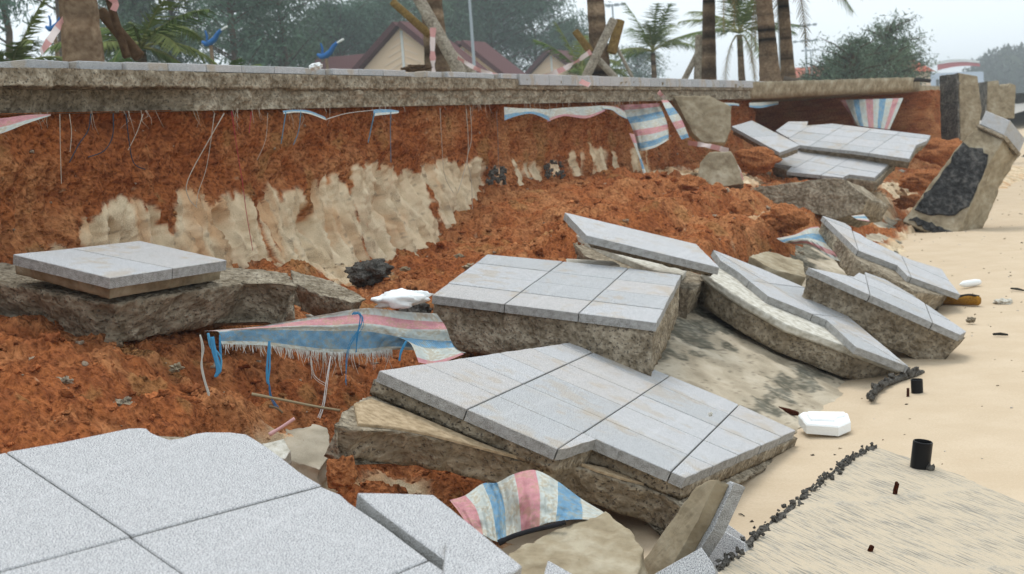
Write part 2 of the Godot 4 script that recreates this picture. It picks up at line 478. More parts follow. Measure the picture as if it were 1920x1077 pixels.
func chunk(called: String, label: String, category: String, anchor: Vector3, n: Vector3, outline: Array, thick: float, amp: float, seg: float, m: Material, top_amp := 0.02, taper := 0.03, group := "") -> Node3D:
	var o := pts(outline)
	var fr := px_frame(anchor, n, o[0], o[1])
	var t := thing(called, label, category, fr.o, group)
	var p := rough(t, "body", flat2(fr, o), fr, 0.0, -thick, amp, seg, m, top_amp, taper)
	return t
func lump(called: String, label: String, category: String, at: Vector3, size: Vector3, m: Material, col := Color.WHITE, sd := 0, group := "", amp := 0.35) -> void:
	var b := MB.new()
	blob(b, at, size, col, sd, amp, 44, 28)
	single(called, b, m, label, category, group)
func blob(b: MB, at: Vector3, size: Vector3, col: Color, sd: int, amp: float, w: int, h: int) -> void:
	var first := b.v.size()
	for j in h:
		var ph := PI * j / (h - 1)
		for i in w:
			var th := TAU * i / w
			var d := Vector3(sin(ph) * cos(th), cos(ph), sin(ph) * sin(th))
			var r := 1.0 + amp * n1.get_noise_3dv(d * 1.1 * 1.0 + Vector3(sd * 3.7, 0, 0)) * 1.6 + amp * 0.5 * nc.get_noise_3dv(d * 3.0 + Vector3(sd, sd, 0)) + 0.35 * amp * n1.get_noise_3dv(d * 6.0 + Vector3(0, sd, 0)) + (0.22 * amp * nc.get_noise_3dv(d * 8.0 + Vector3(sd, 0, sd)) if w > 20 else 0.0)
			b.vert(at + d * r * size, col)
	b.grid(first, w, h, true, true)

# ---------------------------------------------------------------- ground
var ctl: Array = []
func ctl_row(x: float, zy: Array) -> void:
	for k in range(0, zy.size(), 2):
		ctl.append(Vector3(x, 4.0 * log(-zy[k]), zy[k + 1]))
func soil_height(x: float, z: float) -> float:
	var q := 4.0 * log(maxf(0.3, -z))
	var s := 0.0
	var t := 0.0
	for c: Vector3 in ctl:
		var dx := (c.x - x) * 1.3
		var dq := c.y - q
		var w := 1.0 / pow(dx * dx + dq * dq + 0.012, 2.2)
		s += w * c.z; t += w
	return s / t
const RED := Color(0.475, 0.165, 0.062)
const RED2 := Color(0.62, 0.285, 0.125)
const RED3 := Color(0.29, 0.096, 0.040)
const BEIGE := Color(0.70, 0.545, 0.365)
const BEIGE2 := Color(0.80, 0.66, 0.47)
func soil_col(p: Vector3, beige: float) -> Color:
	var a := n1.get_noise_3dv(p * 3.0)
	var b := n1.get_noise_3dv(p * 12.0 + Vector3(9, 0, 0))
	var w := n1.get_noise_3dv(p * 0.9 + Vector3(0, 3, 0))
	var c := RED.lerp(RED2, clampf(a * 1.0 + w * 1.1 + 0.3, 0, 1)).lerp(RED3, clampf(b * 1.3 - w * 0.5 + 0.12, 0, 0.85))
	if n1.get_noise_3dv(p * 2.2 + Vector3(7, 7, 0)) > 0.42: c = c.lerp(Color(0.45, 0.25, 0.10), 0.5)
	if nc.get_noise_3dv(p * 9.0) < -0.93: c = c.lerp(BEIGE, 0.45)
	var d := BEIGE.lerp(BEIGE2, clampf(a + 0.5, 0, 1))
	d = d.lerp(Color(0.60, 0.33, 0.16), clampf((n1.get_noise_3d(p.x * 2.0, p.y * 1.2, p.z * 3.0) - 0.05) * 1.6 + 0.25 * b, 0.0, 0.65))
	if n1.get_noise_3dv(p * 16.0) > 0.58: d = d.lerp(Color(0.22, 0.18, 0.14), 0.6)
	var t := smoothstep(-0.12, 0.12, beige + 0.13 * b + 0.08 * a)
	return c.lerp(d, t)
func beach_h(x: float, z: float) -> float:
	return 0.05 * n1.get_noise_2d(x * 0.35, z * 0.2) + 0.010 * n1.get_noise_2d(x * 1.6, z * 1.2) + 0.004 * n1.get_noise_2d(x * 6.0, z * 4.0) - 0.02 * maxf(0.0, x + 1.0) * (0.3 if x < 30 else 1.0)
func graded(from: float, to: float, k: float) -> PackedFloat32Array:   # steps that grow with the distance
	var out := PackedFloat32Array([from])
	while absf(out[-1]) < absf(to):
		out.append(out[-1] - maxf(0.012, absf(out[-1]) * k))
	return out
func make_ground() -> void:
	# beach
	var b := MB.new()
	var xs := PackedFloat32Array()
	var x := -7.0
	while x < 3.0:
		xs.append(x); x += 0.06
	for e in [4, 6, 9, 14, 20, 30, 45]: xs.append(e)
	var zs := PackedFloat32Array([30, 12, 4, 1, 0, -1.0])
	zs.append_array(graded(-1.6, -60.0, 0.009))
	for e in [-80, -110, -150, -200, -260, -320]: zs.append(e)
	for z in zs:
		for q in xs:
			b.vert(Vector3(q, beach_h(q, z) if z > -70 else -0.02, z))
	b.grid(0, xs.size(), zs.size(), false, true)
	struct("beach", b, M.sand)
	b = MB.new()
	b.quad(Vector3(44, -1.1, 60), Vector3(900, -1.1, 60), Vector3(900, -1.1, -900), Vector3(44, -1.1, -900), Vector3.UP)
	struct("sea", b, M.sea)
	# land behind the promenade edge
	b = MB.new()
	b.quad(Vector3(-9.3, 2.17, 40), Vector3(-900, 2.17, 40), Vector3(-900, 2.17, -900), Vector3(-9.3, 2.17, -900), Vector3.UP)
	b.quad(Vector3(-9.3, 2.0, -60), Vector3(60, 0.5, -330), Vector3(60, 0.5, -900), Vector3(-9.3, 2.0, -900), Vector3.UP)
	struct("ground", b, M.land)
	# slumped soil between the cliff and the beach
	ctl_row(-5.1, [-3.5, 1.25, -5, 1.2, -7.6, 1.03, -8.7, .82, -9.5, .86, -10.4, .82, -11.1, 1.0, -11.5, 1.22, -13, 1.2, -14.5, 1.16, -15.8, 1.05, -16.7, 1.07, -20, 1.1, -26, 1.0, -32, 1.0])
	ctl_row(-4.6, [-4.2, 1.0, -5, .98, -6.4, .9, -7.6, .92, -8.5, .78, -9.5, .78, -10.6, .82, -11.5, 1.1, -13, 1.15, -14.5, 1.12, -16, 1.02, -18, 1.0])
	ctl_row(-4.2, [-3.4, .95, -4.2, .93, -5, .92, -6.0, .84, -6.8, .80, -7.5, .8, -8.5, .76, -9.5, .76, -10.5, .84, -11.5, 1.02, -13, 1.1, -14.5, 1.08, -16, 0.98, -18, .92, -21, .85, -26, .8])
	ctl_row(-3.85, [-3.4, .86, -4.2, .86, -5, .82, -5.8, .74, -6.4, .72, -7, .7, -8, .72])
	ctl_row(-3.6, [-3.3, .78, -4.2, .76, -5, .66, -5.6, .55, -6.2, .45, -6.8, .48, -7.5, .55, -8.5, .7, -9.5, .82, -10.5, .9, -11.5, 1.0, -13, 1.0, -14.5, .92, -16, .82, -18, .75, -21, .7, -26, .65])
	ctl_row(-3.0, [-2.8, .7, -3.5, .6, -4.3, .38, -5, .2, -6, .08, -7, .12, -8, .25, -9.2, .42, -10.5, .72, -12, .8, -13.5, .74, -15, .6, -18, .5, -21, .45, -26, .4])
	ctl_row(-2.4, [-2.6, .6, -3.4, .4, -4.3, .05, -5, -.05, -6, -.12, -7, -.12, -8.5, -.05, -10, .0, -12, .05, -15, .0, -20, .05, -26, .1])
	ctl_row(-1.8, [-2.5, .5, -3.3, .2, -4.2, -.12, -6, -.3, -8, -.3, -12, -.3, -20, -.3])
	ctl_row(-1.2, [-2.4, .4, -3, .0, -4, -.25, -6, -.3, -10, -.35, -20, -.4])
	ctl_row(-0.6, [-2.5, -.2, -4, -.3, -7, -.35, -12, -.4, -20, -.5])
	b = MB.new()
	var gx := PackedFloat32Array()
	x = -5.45
	while x < -0.8:
		gx.append(x); x += 0.019
	var gz := graded(-2.2, -34.0, 0.0031)
	# coarse heights first, then spread with detail
	var cw := 40
	var coarse := PackedFloat32Array()
	var rows := 130
	var l0 := log(2.2); var l1 := log(36.0)
	for j in rows:
		var z := -exp(lerpf(l0, l1, float(j) / (rows - 1)))
		for i in cw:
			coarse.append(soil_height(lerpf(-5.45, -0.75, float(i) / (cw - 1)), z))
	for z in gz:
		var fj := (log(-z) - l0) / (l1 - l0) * (rows - 1)
		var j := clampi(int(fj), 0, rows - 2)
		var tj := fj - j
		for q in gx:
			var fi := (q + 5.45) / 4.7 * (cw - 1)
			var i := clampi(int(fi), 0, cw - 2)
			var ti := fi - i
			var h := lerpf(lerpf(coarse[j * cw + i], coarse[j * cw + i + 1], ti), lerpf(coarse[(j + 1) * cw + i], coarse[(j + 1) * cw + i + 1], ti), tj)
			var p := Vector3(q, h, z)
			var k := smoothstep(-0.9, -2.4, q)
			var d := 0.10 * n1.get_noise_3dv(p * 1.7) + 0.055 * n1.get_noise_3dv(p * 4.5) + 0.05 * (nc.get_noise_3dv(p * 5.0) + 0.6) + 0.038 * (nc.get_noise_3dv(p * 13.0) + 0.6) + 0.02 * (nc.get_noise_3dv(p * 29.0) + 0.6) + 0.014 * n1.get_noise_3dv(p * 34.0)
			p.y += d * k
			p.x += 0.03 * n1.get_noise_3dv(p * 7.0 + Vector3(20, 0, 0)) * k
			# sandy places among the red earth
			var be := -0.75 + 1.1 * smoothstep(-2.7, -2.0, q)
			for s in sandy:
				be = maxf(be, 0.55 - Vector2(q - s.x, (z - s.y) / (1.0 + 0.06 * absf(s.y))).length() / s.z)
			b.vert(p, soil_col(p, be))
	b.grid(0, gx.size(), gz.size(), false, true)
	var slope_v := b.v; var slope_c := b.c
	split_struct("earth_slope", b, M.soil, M.bed_sand)
	# the cliff under the promenade
	b = MB.new()
	var cz := graded(-3.4, -36.0, 0.0028)
	var ny := 100
	for j in ny:
		var t := float(j) / (ny - 1)
		var y := lerpf(1.972, 0.55, t)
		for z in cz:
			var p := Vector3(-5.0, y, z)
			var e := clampf((1.5 - y) * 1.4, 0, 1)
			var lowz := smoothstep(1.56, 1.40, y)
			var groove := 1.0 - 2.0 * absf(n1.get_noise_3d(z * 3.2 + 0.5 * y, y * 0.7, 3.0))
			var out := 0.09 * n1.get_noise_3d(z * 0.9, y * 1.5, 8.0) + (1.0 - 0.6 * lowz) * (0.05 * n1.get_noise_3dv(p * 4.0) + 0.05 * (nc.get_noise_3dv(p * 9.0) + 0.6) + 0.035 * (nc.get_noise_3dv(p * 21.0) + 0.6) + 0.012 * n1.get_noise_3dv(p * 45.0)) + 0.010 * n1.get_noise_3dv(p * 30.0) + e * (0.11 * groove + 0.22 * e - 0.05) + lowz * (0.045 * (1.0 - 2.0 * absf(n1.get_noise_3d(z * 9.0, y * 1.1, 1.0))) + 0.012 * n1.get_noise_3dv(p * 22.0))
			for hl in [[-7.7, 1.24, 0.10], [-8.75, 1.15, 0.13], [-9.9, 1.22, 0.14], [-6.6, 1.28, 0.08]]:
				var dd: float = Vector2(z - hl[0], (y - hl[1]) * 0.8).length() / hl[2]
				if dd < 1.0: out -= 0.16 * (1.0 - dd * dd)
			out *= smoothstep(0.0, 0.05, t) * 0.8 + 0.2
			p.x = -5.10 + out
			if z < -17.0: p.x -= smoothstep(-17.0, -19.0, z) * 0.1 + smoothstep(-24.0, -26.0, z) * 1.9
			if z < -31.0: p.x += smoothstep(31.0, 33.5, -z) * 3.9
			# the sand bed below the red fill, with red run-down streaks
			var edge := 1.49 + 0.10 * n1.get_noise_2d(z * 0.55, 4.0) + 0.06 * n1.get_noise_2d(z * 2.1, 9.0) + 0.025 * n1.get_noise_2d(z * 7.0, 2.0) - 0.17 * smoothstep(-7.4, -5.6, z)
			var streak := maxf(0.0, n1.get_noise_2d(z * 7.0 + 0.4 * y, y * 0.5 + 7.0) - 0.30) * 1.8 + maxf(0.0, n1.get_noise_2d(z * 2.4, y * 0.3 + 3.0) - 0.32) * 2.5
			for sm in [[-7.12, 0.10], [-6.25, 0.05], [-9.35, 0.05], [-10.7, 0.07]]:
				streak += (0.75 + 1.2 * n1.get_noise_2d(y * 5.0, sm[0])) * smoothstep(sm[1] * 2.4, sm[1] * 0.2, absf(z - sm[0] + 0.10 * n1.get_noise_2d(y * 3.0, sm[0] * 2.0)))
			var be := clampf((edge - y) * 7.0, -1, 0.7) - streak
			be -= 0.45 * smoothstep(-6.6, -5.9, z)
			be -= 0.95 * smoothstep(-11.2, -12.2, z) * (0.6 + 0.9 * n1.get_noise_2d(z * 1.6, 5.0))
			if z > -6.0 and y < 1.28: be -= 1.2 * smoothstep(1.28, 1.15, y)
			if z < -18.0: be -= 1.0
			b.vert(p, soil_col(p, be))
	b.grid(0, cz.size(), ny, false, true)
	var cliff_v := b.v; var cliff_c := b.c
	split_struct("earth_cliff", b, M.soil, M.bed_sand)
	# loose crumbs of earth on the slope, and shell and stone grit on the sand
	crumbs("earth_crumbs", 16000, 0, slope_v, slope_c, cliff_v, cliff_c)
	crumbs("beach_grit", 700, 1)
var sandy := [Vector3(-4.75, -8.4, 0.7), Vector3(-3.15, -5.2, 0.3), Vector3(-3.0, -5.75, 0.3), Vector3(-4.7, -17.3, 0.8), Vector3(-4.2, -18.0, 0.7), Vector3(-3.0, -20.5, 0.9), Vector3(-2.6, -23.0, 1.0), Vector3(-3.0, -13.6, 0.35)]
func crumbs(called: String, count: int, kind: int, sv := PackedVector3Array(), sc := PackedColorArray(), cv := PackedVector3Array(), cc := PackedColorArray()) -> void:
	var b := MB.new()
	blob(b, Vector3.ZERO, Vector3.ONE, Color.WHITE, 5, 0.5, 7, 5)
	var mm := MultiMesh.new()
	mm.transform_format = MultiMesh.TRANSFORM_3D
	mm.use_colors = true
	mm.mesh = b.mesh()
	mm.instance_count = count
	for k in count:
		var p := Vector3.ZERO
		var s := 0.0
		var c := Color.WHITE
		if kind == 0:
			var on_cliff := k % 5 == 0
			var q := rng.randi() % (cv.size() if on_cliff else sv.size())
			p = cv[q] if on_cliff else sv[q]
			c = cc[q] if on_cliff else sc[q]
			s = (0.004 + 0.016 * pow(rng.randf(), 3.0) + (0.03 * pow(rng.randf(), 8.0) if not on_cliff else 0.0)) * (0.7 + 0.05 * -p.z)
			if p.y < 0.05 or p.x > -2.6 or (c.b > 0.2 and on_cliff): s = 0.0005
		else:
			var z := -exp(rng.randf_range(log(3.2), log(40.0)))
			var x := rng.randf_range(-2.2, 1.6) - 0.02 * absf(z)
			p = Vector3(x, beach_h(x, z), z)
			s = 0.002 + 0.006 * pow(rng.randf(), 3.0) + 0.0004 * -z
		var bs := Basis.from_euler(Vector3(rng.randf() * 6, rng.randf() * 6, rng.randf() * 6)).scaled(Vector3(s, s * rng.randf_range(0.5, 0.9), s * rng.randf_range(0.7, 1.2)))
		mm.set_instance_transform(k, Transform3D(bs, p))
		c = c * rng.randf_range(0.7, 1.45)
		if kind == 1:
			c = [Color(0.7, 0.66, 0.6), Color(0.12, 0.1, 0.08), Color(0.35, 0.27, 0.18), Color(0.5, 0.42, 0.3)][rng.randi() % 4]
		elif rng.randf() < 0.05: c = Color(0.5, 0.40, 0.30)
		mm.set_instance_color(k, c)
	var o := MultiMeshInstance3D.new()
	o.multimesh = mm
	o.material_override = M.soil
	o.name = called
	add_child(o)
	o.set_meta("kind", "stuff")
	tag(o, "loose crumbs of red earth scattered over the slumped bank" if kind == 0 else "small shell and stone grit scattered over the beach sand", "crumbs" if kind == 0 else "grit")

# ---------------------------------------------------------------- promenade
func make_promenade() -> void:
	var root := Node3D.new()
	root.name = "promenade"; add_child(root); root.set_meta("kind", "structure")
	# broken concrete front in two courses
	var cz := graded(-3.0, -27.5, 0.004)
	var b := MB.new()
	var prof := []
	for k in 9: prof.append([2.19 - 0.0115 * k, 0])
	for k in 13: prof.append([2.098 - 0.0115 * k, 1])
	for row in prof:
		for z in cz:
			var p := Vector3(-5.0, row[0], z)
			var d := 0.045 * n1.get_noise_3dv(p * 3.0) + 0.035 * (nc.get_noise_3dv(p * 9.0) + 0.6) + 0.02 * n1.get_noise_3dv(p * 22.0) + 0.008 * n1.get_noise_3dv(p * 55.0)
			var lip := smoothstep(-7.6, -7.2, z)
			if row[1] == 0: p.x = -4.985 + d * 0.7 + 0.03 * lip
			else: p.x = -5.01 + d - 0.13 * lip
			if row[1] == 0 and row[0] < 2.10: p.y += 0.02 * n1.get_noise_1d(z * 6.0) - 0.01
			b.vert(p, Color.WHITE)
	b.grid(0, cz.size(), prof.size(), false, true)
	b.quad(Vector3(-5.02, 1.962, -3), Vector3(-7, 1.962, -3), Vector3(-7, 1.962, -27.5), Vector3(-5.02, 1.962, -27.5), Vector3.DOWN)
	part(root, "concrete_edge", b, M.concrete)
	b = MB.new()
	b.quad(Vector3(-5.03, 2.188, 20), Vector3(-9.3, 2.188, 20), Vector3(-9.3, 2.188, -60), Vector3(-5.03, 2.188, -60), Vector3.UP)
	part(root, "bedding", b, M.concrete_pale)
	# granite edge stones, each its own piece
	var z := -3.2
	while z > -27.0:
		var len := 0.40
		var tall := z < -12.6
		var zz := z - len
		var fr := {"o": Vector3(-5, 2.24, z), "n": Vector3.UP, "u": Vector3(0, 0, -1), "v": Vector3(-1, 0, 0)}
		var keep := rng.randf()
		if tall or keep > 0.05:
			var poly := PackedVector2Array([Vector2(0.004, 0.0), Vector2(len - 0.004, 0.0), Vector2(len - 0.004, 0.42), Vector2(0.004, 0.42)])
			if not tall and keep < 0.45: poly[0].y = 0.05 * keep; poly[1].y = 0.08 * rng.randf()
			if z > -5.6: 
				for k in 2: poly[k].y += 0.10
			b = MB.new()
			prism(b, poly if tall else jag(poly, 0.06, 0.012), fr, rng.randf_range(-0.002, 0.002), -0.105 if tall else -0.045, 0.004)
			if tall:
				for k in b.v.size(): b.v[k].x += 0.03
			part(root, "edge_stone", b, M[["granite", "granite_b", "granite_c"][rng.randi() % 3]])
		z = zz
	# paved field behind the edge stones
	var zf := -3.2
	while zf > -27.0:
		for r in 3:
			var fr := {"o": Vector3(-5.425 - r * 0.6, 2.236, zf), "n": Vector3.UP, "u": Vector3(0, 0, -1), "v": Vector3(-1, 0, 0)}
			b = MB.new()
			prism(b, PackedVector2Array([Vector2(0.003, 0.003), Vector2(0.797, 0.003), Vector2(0.797, 0.597), Vector2(0.003, 0.597)]), fr, rng.randf_range(-0.002, 0.002), -0.045, 0.004)
			part(root, "paver", b, M[["granite", "granite_b", "granite_c"][rng.randi() % 3]])
		zf -= 0.8
	# the promenade goes on beyond the gap
	b = MB.new()
	b.box(Vector3(-9.3, -0.2, -60), Vector3(5.1, 0, 0), Vector3(0, 2.38, 0), Vector3(0, 0, 26.5))
	part(root, "far_terrace", b, M.concrete_pale)
	# the far overhang
	var fr := {"o": Vector3(-5.0, 2.2, -26), "n": Vector3.UP, "u": Vector3(1, 0, 0), "v": Vector3(0, 0, -1)}
	rough(root, "overhanging_slab", PackedVector2Array([Vector2(-0.35, -4.5), Vector2(1.75, 4.0), Vector2(1.6, 7.0), Vector2(-3.5, 7.0), Vector2(-3.5, -4.0)]), fr, 0.03, -0.24, 0.05, 0.09, M.concrete_pale, 0.03, 0.04)

# ---------------------------------------------------------------- the collapsed paving
func make_slabs() -> void:
	var nA := Vector3(0.396, 0.915, -0.08).normalized()
	# large slab in the middle of the picture
	var r := slab("large tilted slab of granite paving, six tiles wide, sliding towards the beach over a striped sheet", at_depth(711.8, 695.6, 5.76), nA, Vector2(711.8, 695.6), Vector2(1050.3, 844.6), [711.8, 695.6, 1050.3, 844.6, 1117, 824, 1284, 896, 1492, 807.6, 1360, 747.4, 1094, 638.6])
	tiles_grid(r[0], r[2], r[1], 0.395, 0.376)
	var m2 := flat2(r[1], pts([701, 712, 1049, 862, 1115, 842, 1286, 912, 1496, 822, 1356, 752, 1098, 645]), -0.05)
	rough(r[0], "mortar_bed", m2, r[1], -0.049, -0.115, 0.012, 0.025, M.concrete)
	var m3 := flat2(r[1], pts([626, 795, 640, 770, 690, 742, 760, 735, 1094, 660, 1360, 765, 1496, 846, 1370, 915, 1285, 955, 1240, 925, 1120, 885, 1080, 872, 1040, 880, 1000, 868, 900, 838, 800, 815, 730, 808, 680, 808]), -0.115)
	rough(r[0], "concrete_base", m3, r[1], -0.116, -0.27, 0.05, 0.022, M.concrete, 0.006, 0.06)
	prism_part(r[0], "exposed_screed", flat2(r[1], pts([664, 757, 695, 748, 760, 770, 900, 830, 975, 858, 880, 833, 800, 812, 730, 800, 672, 795]), -0.108), r[1], -0.106, -0.118, M.tan_bed, 0.003)
	prism_part(r[0], "exposed_screed", flat2(r[1], pts([1085, 868, 1150, 880, 1235, 915, 1180, 900, 1120, 882]), -0.108), r[1], -0.106, -0.118, M.tan_bed, 0.003)
	# block with four rows of three tiles
	r = slab("thick block of paving with three columns of tiles and a tall earthy concrete front", at_depth(811, 553, 7.72), Vector3(0.16, 0.986, 0.054).normalized(), Vector2(811, 553), Vector2(1231, 604.8), [811, 553, 1231, 604.8, 1277, 515.8, 1160, 500, 913.5, 477.3])
	tiles_grid(r[0], r[2], r[1], 0.403, 0.316)
	m2 = flat2(r[1], pts([813, 566, 1228, 620, 1275, 532, 1160, 515, 913.5, 492]), -0.047)
	rough(r[0], "concrete_base", m2, r[1], -0.049, -0.30, 0.03, 0.025, M.concrete, 0.0, 0.0)
	# small slab on the left with the chunk below it
	r = slab("small slab of two granite tiles lying flat on a rough concrete chunk under the cliff", on_y(210, 529, 1.196), slope(10), Vector2(206, 521), Vector2(425, 488.5), [206, 521, 425, 488.5, 262, 452, 175, 462, 24.6, 477])
	tiles_grid(r[0], r[2], r[1], 0.398, 0.66)
	m2 = flat2(r[1], pts([206, 535, 420, 500, 262, 465, 26, 488]), -0.05)
	rough(r[0], "mortar_bed", m2, r[1], -0.049, -0.115, 0.022, 0.02, M.concrete_pale, 0.0, 0.015)
	chunk("concrete_chunk", "long rough chunk of grey-brown concrete under the two-tile slab", "concrete chunk", on_y(210, 565, 1.085), slope(9, 0.02), [-60, 525, 20, 533, 110, 552, 215, 570, 330, 550, 470, 528, 560, 535, 540, 512, 430, 498, 300, 490, -60, 490], 0.21, 0.06, 0.024, M.concrete, 0.02, 0.09)
	chunk("concrete_chunk", "low wedge of concrete beyond the long chunk beside the torn blue sheet", "concrete chunk", on_y(600, 550, 0.93), slope(14, 0.05), [548, 530, 600, 552, 660, 568, 690, 558, 620, 525, 545, 508], 0.15, 0.04, 0.022, M.concrete, 0.02, 0.06)
	# foreground paving
	var nF := slope(10)
	var aF := on_y(245, 1007, 0.92)
	var fF := px_frame(aF, nF, Vector2(245, 1007), Vector2(11.7, 848.3))
	var t := thing("paving_slab", "foreground field of large pale granite tiles with one bitten-off edge", "paving slab", fF.o)
	tile_part(t, flat2(fF, pts([-180, 893, 10, 848.6, 243.5, 1005, -10, 1073, -280, 1145])), fF, 0.0, 0.05, "tile", "granite_near")
	tile_part(t, flat2(fF, pts([13, 847.6, 120, 829, 240, 804, 262, 803, 275, 804, 284, 812, 300, 819, 318, 825, 340, 822, 364, 814, 385, 811, 430, 811, 462, 815, 476, 823, 500, 838, 530, 860, 560, 884, 580, 897, 602, 909.5, 420, 958, 248, 1004.6])), fF, 0.0005, 0.05, "tile", "granite_near")
	tile_part(t, flat2(fF, pts([248, 1007.4, 420, 961, 602, 912.5, 640, 928, 656, 943, 720, 986, 802, 1048.5, 737, 1075.5, 420, 1200, 343, 1074])), fF, -0.0005, 0.05, "tile", "granite_near")
	tile_part(t, flat2(fF, pts([-10, 1076, 243.5, 1008, 338, 1074, 410, 1125, 300, 1180, -200, 1230])), fF, 0.0, 0.05, "tile", "granite_near")
	tile_part(t, flat2(fF, pts([740, 1078, 805, 1051.5, 870, 1096, 800, 1150, 560, 1200])), fF, 0.0, 0.05, "tile", "granite_near")
	rough(t, "mortar_bed", flat2(fF, pts([-150, 900, 260, 815, 400, 822, 470, 827, 600, 920, 650, 950, 800, 1062, 860, 1110, 420, 1260, -200, 1240]), -0.05), fF, -0.051, -0.20, 0.03, 0.03, M.concrete, 0.0, 0.03)
	# loose tiles beside it
	var g := "loose granite pieces beside the foreground paving"
	loose("loose_tile", "long pointed granite tile riding up over the edge of the foreground paving", aF + nF * 0.035, slope(13), [671, 924, 740, 925, 813, 928, 845, 953, 979, 1061, 966, 1072, 940, 1080, 900, 1100, 835, 1050, 700, 950], 0.05, "granite_near", g)
	loose("tile_fragment", "small granite offcut with mortar standing up on the pointed tile", aF + nF * 0.10, slope(18), [836, 1015, 870, 1036, 975, 1096, 930, 1150, 832, 1092], 0.06, "granite_near", g)
	loose("tile_fragment", "small granite splinter on the sandy lump near the pointed tile", on_y(1030, 1060, 0.62), slope(20, 0.15), [1028, 1050, 1078, 1078, 1120, 1110, 1010, 1120], 0.05, "granite_near", g)
	var nl := Vector3(-0.62, 0.45, 0.64).normalized()
	var al := at_depth(1280, 1000, 4.75)
	var fl := px_frame(al, nl, Vector2(1180, 1085), Vector2(1335, 897))
	var tl := thing("broken_tile", "granite tile with thick mortar back propped up on its edge by the slotted concrete slab", "granite tile", fl.o, g)
	rough(tl, "mortar_back", flat2(fl, pts([1303, 914, 1330, 900, 1345, 900, 1310, 975, 1262, 1058, 1236, 1090, 1178, 1090, 1240, 1000])), fl, 0.0, -0.05, 0.012, 0.015, M.concrete_pale, 0.008, 0.0)
	tile_part(tl, flat2(fl, pts([1318, 908, 1345, 893, 1352, 897, 1312, 985, 1262, 1062, 1240, 1095, 1190, 1090])), fl, -0.052, 0.05, "tile", "granite_b")
	loose("tile_fragment", "dark-sided granite tile wedged behind the propped tile", at_depth(1345, 1020, 4.9), Vector3(-0.35, 0.5, 0.79).normalized(), [1326, 976, 1352, 993, 1396, 1018, 1400, 1060, 1330, 1075, 1296, 1036], 0.05, "granite", g)
	loose("tile_fragment", "pale granite corner leaning on the rough edge of the brushed slab", at_depth(1370, 1000, 5.1), Vector3(0.1, 0.6, 0.79).normalized(), [1357, 977, 1397, 1006, 1402, 1030, 1346, 993], 0.05, "granite", g)
	loose("tile_fragment", "granite piece lying at the foot of the propped tile", at_depth(1290, 1060, 4.4), Vector3(-0.1, 0.7, 0.7).normalized(), [1226, 1076, 1315, 1026, 1336, 1057, 1350, 1110, 1230, 1120], 0.05, "granite_b", g)
	chunk("sand_lump", "sandy brown lump of weak concrete between the striped sheet and the propped tile", "lump", on_y(1060, 1000, 0.42), slope(6, 0.12), [935, 1062, 975, 1018, 1075, 978, 1135, 960, 1172, 984, 1208, 1028, 1190, 1120, 1000, 1140], 0.3, 0.05, 0.02, M.concrete_pale, 0.018, -0.05)
	# slab tilted behind the block
	r = slab("pointed two-tile slab tilted on the red mound behind the thick block", on_y(1349.5, 501.5, 0.80), slope(18), Vector2(1059.5, 398.6), Vector2(1306, 458), [1059.5, 398.6, 1306, 458, 1349.5, 501.5, 1100.3, 441.2])
	tiles_grid(r[0], r[2], r[1], 0.95, 0.9)
	rough(r[0], "mortar_bed", flat2(r[1], pts([1060, 408, 1306, 465, 1345, 508, 1103, 450]), -0.05), r[1], -0.049, -0.10, 0.02, 0.03, M.concrete, 0.0, 0.04)
	r = slab("whitish mortar slab wedged under the pointed two-tile slab", on_y(1285, 508, 0.70), slope(13), Vector2(1100, 450), Vector2(1285, 507), [1080, 440, 1240, 480, 1288, 506, 1280, 516, 1235, 510, 1130, 466])
	prism_part(r[0], "plate", r[2], r[1], 0.0, -0.04, M.bed)
	rough(r[0], "concrete_base", flat2(r[1], pts([1072, 452, 1240, 492, 1330, 520, 1300, 545, 1235, 532, 1095, 480]), -0.04), r[1], -0.041, -0.28, 0.04, 0.03, M.concrete, 0.0, 0.02)
	loose("loose_tile", "thin pale tile lying flat behind the thick block", on_y(1110, 492, 0.83), slope(4), [1062, 485, 1150, 490, 1162, 497, 1130, 499, 1062, 493], 0.03, "bed", "")
	# slabs standing down the revetment
	r = slab("long stepped slab of paving leaning down the revetment to the sand", on_y(1703.6, 687, 0.09), slope(27), Vector2(1337.6, 468.8), Vector2(1703.6, 687), [1337.6, 468.8, 1425, 503, 1540.7, 552.8, 1593, 595, 1703.6, 687, 1606, 650.6, 1550.7, 600, 1440, 555, 1385, 510, 1352, 489])
	tiles_grid(r[0], r[2], r[1], 0.47, 0.36, Vector2(0.06, -0.37))
	rough(r[0], "mortar_bed", flat2(r[1], pts([1316, 507, 1345, 497, 1440, 520, 1545, 563, 1595, 605, 1694, 690, 1604, 656, 1475, 609, 1400, 566, 1337, 525]), -0.05), r[1], -0.049, -0.10, 0.02, 0.03, M.bed, 0.004, 0.0)
	rough(r[0], "concrete_base", flat2(r[1], pts([1318, 520, 1350, 512, 1440, 530, 1545, 573, 1595, 615, 1692, 700, 1600, 670, 1475, 622, 1400, 582, 1337, 540]), -0.10), r[1], -0.101, -0.25, 0.03, 0.03, M.concrete, 0.0, 0.02)
	r = slab("slab of paving with a dark thick edge leaning towards the floats on the sand", on_y(1812, 622, 0.17), slope(28), Vector2(1516, 501.6), Vector2(1801, 627), [1516, 501.6, 1600, 519, 1615.4, 507.8, 1660, 524, 1710.7, 553, 1812, 622, 1801, 628])
	tiles_grid(r[0], r[2], r[1], 0.44, 0.30, Vector2(0, 0.01))
	rough(r[0], "concrete_base", flat2(r[1], pts([1514, 512, 1600, 530, 1660, 533, 1710, 562, 1810, 634, 1800, 640]), -0.05), r[1], -0.049, -0.29, 0.035, 0.035, M.concrete, 0.0, 0.05)
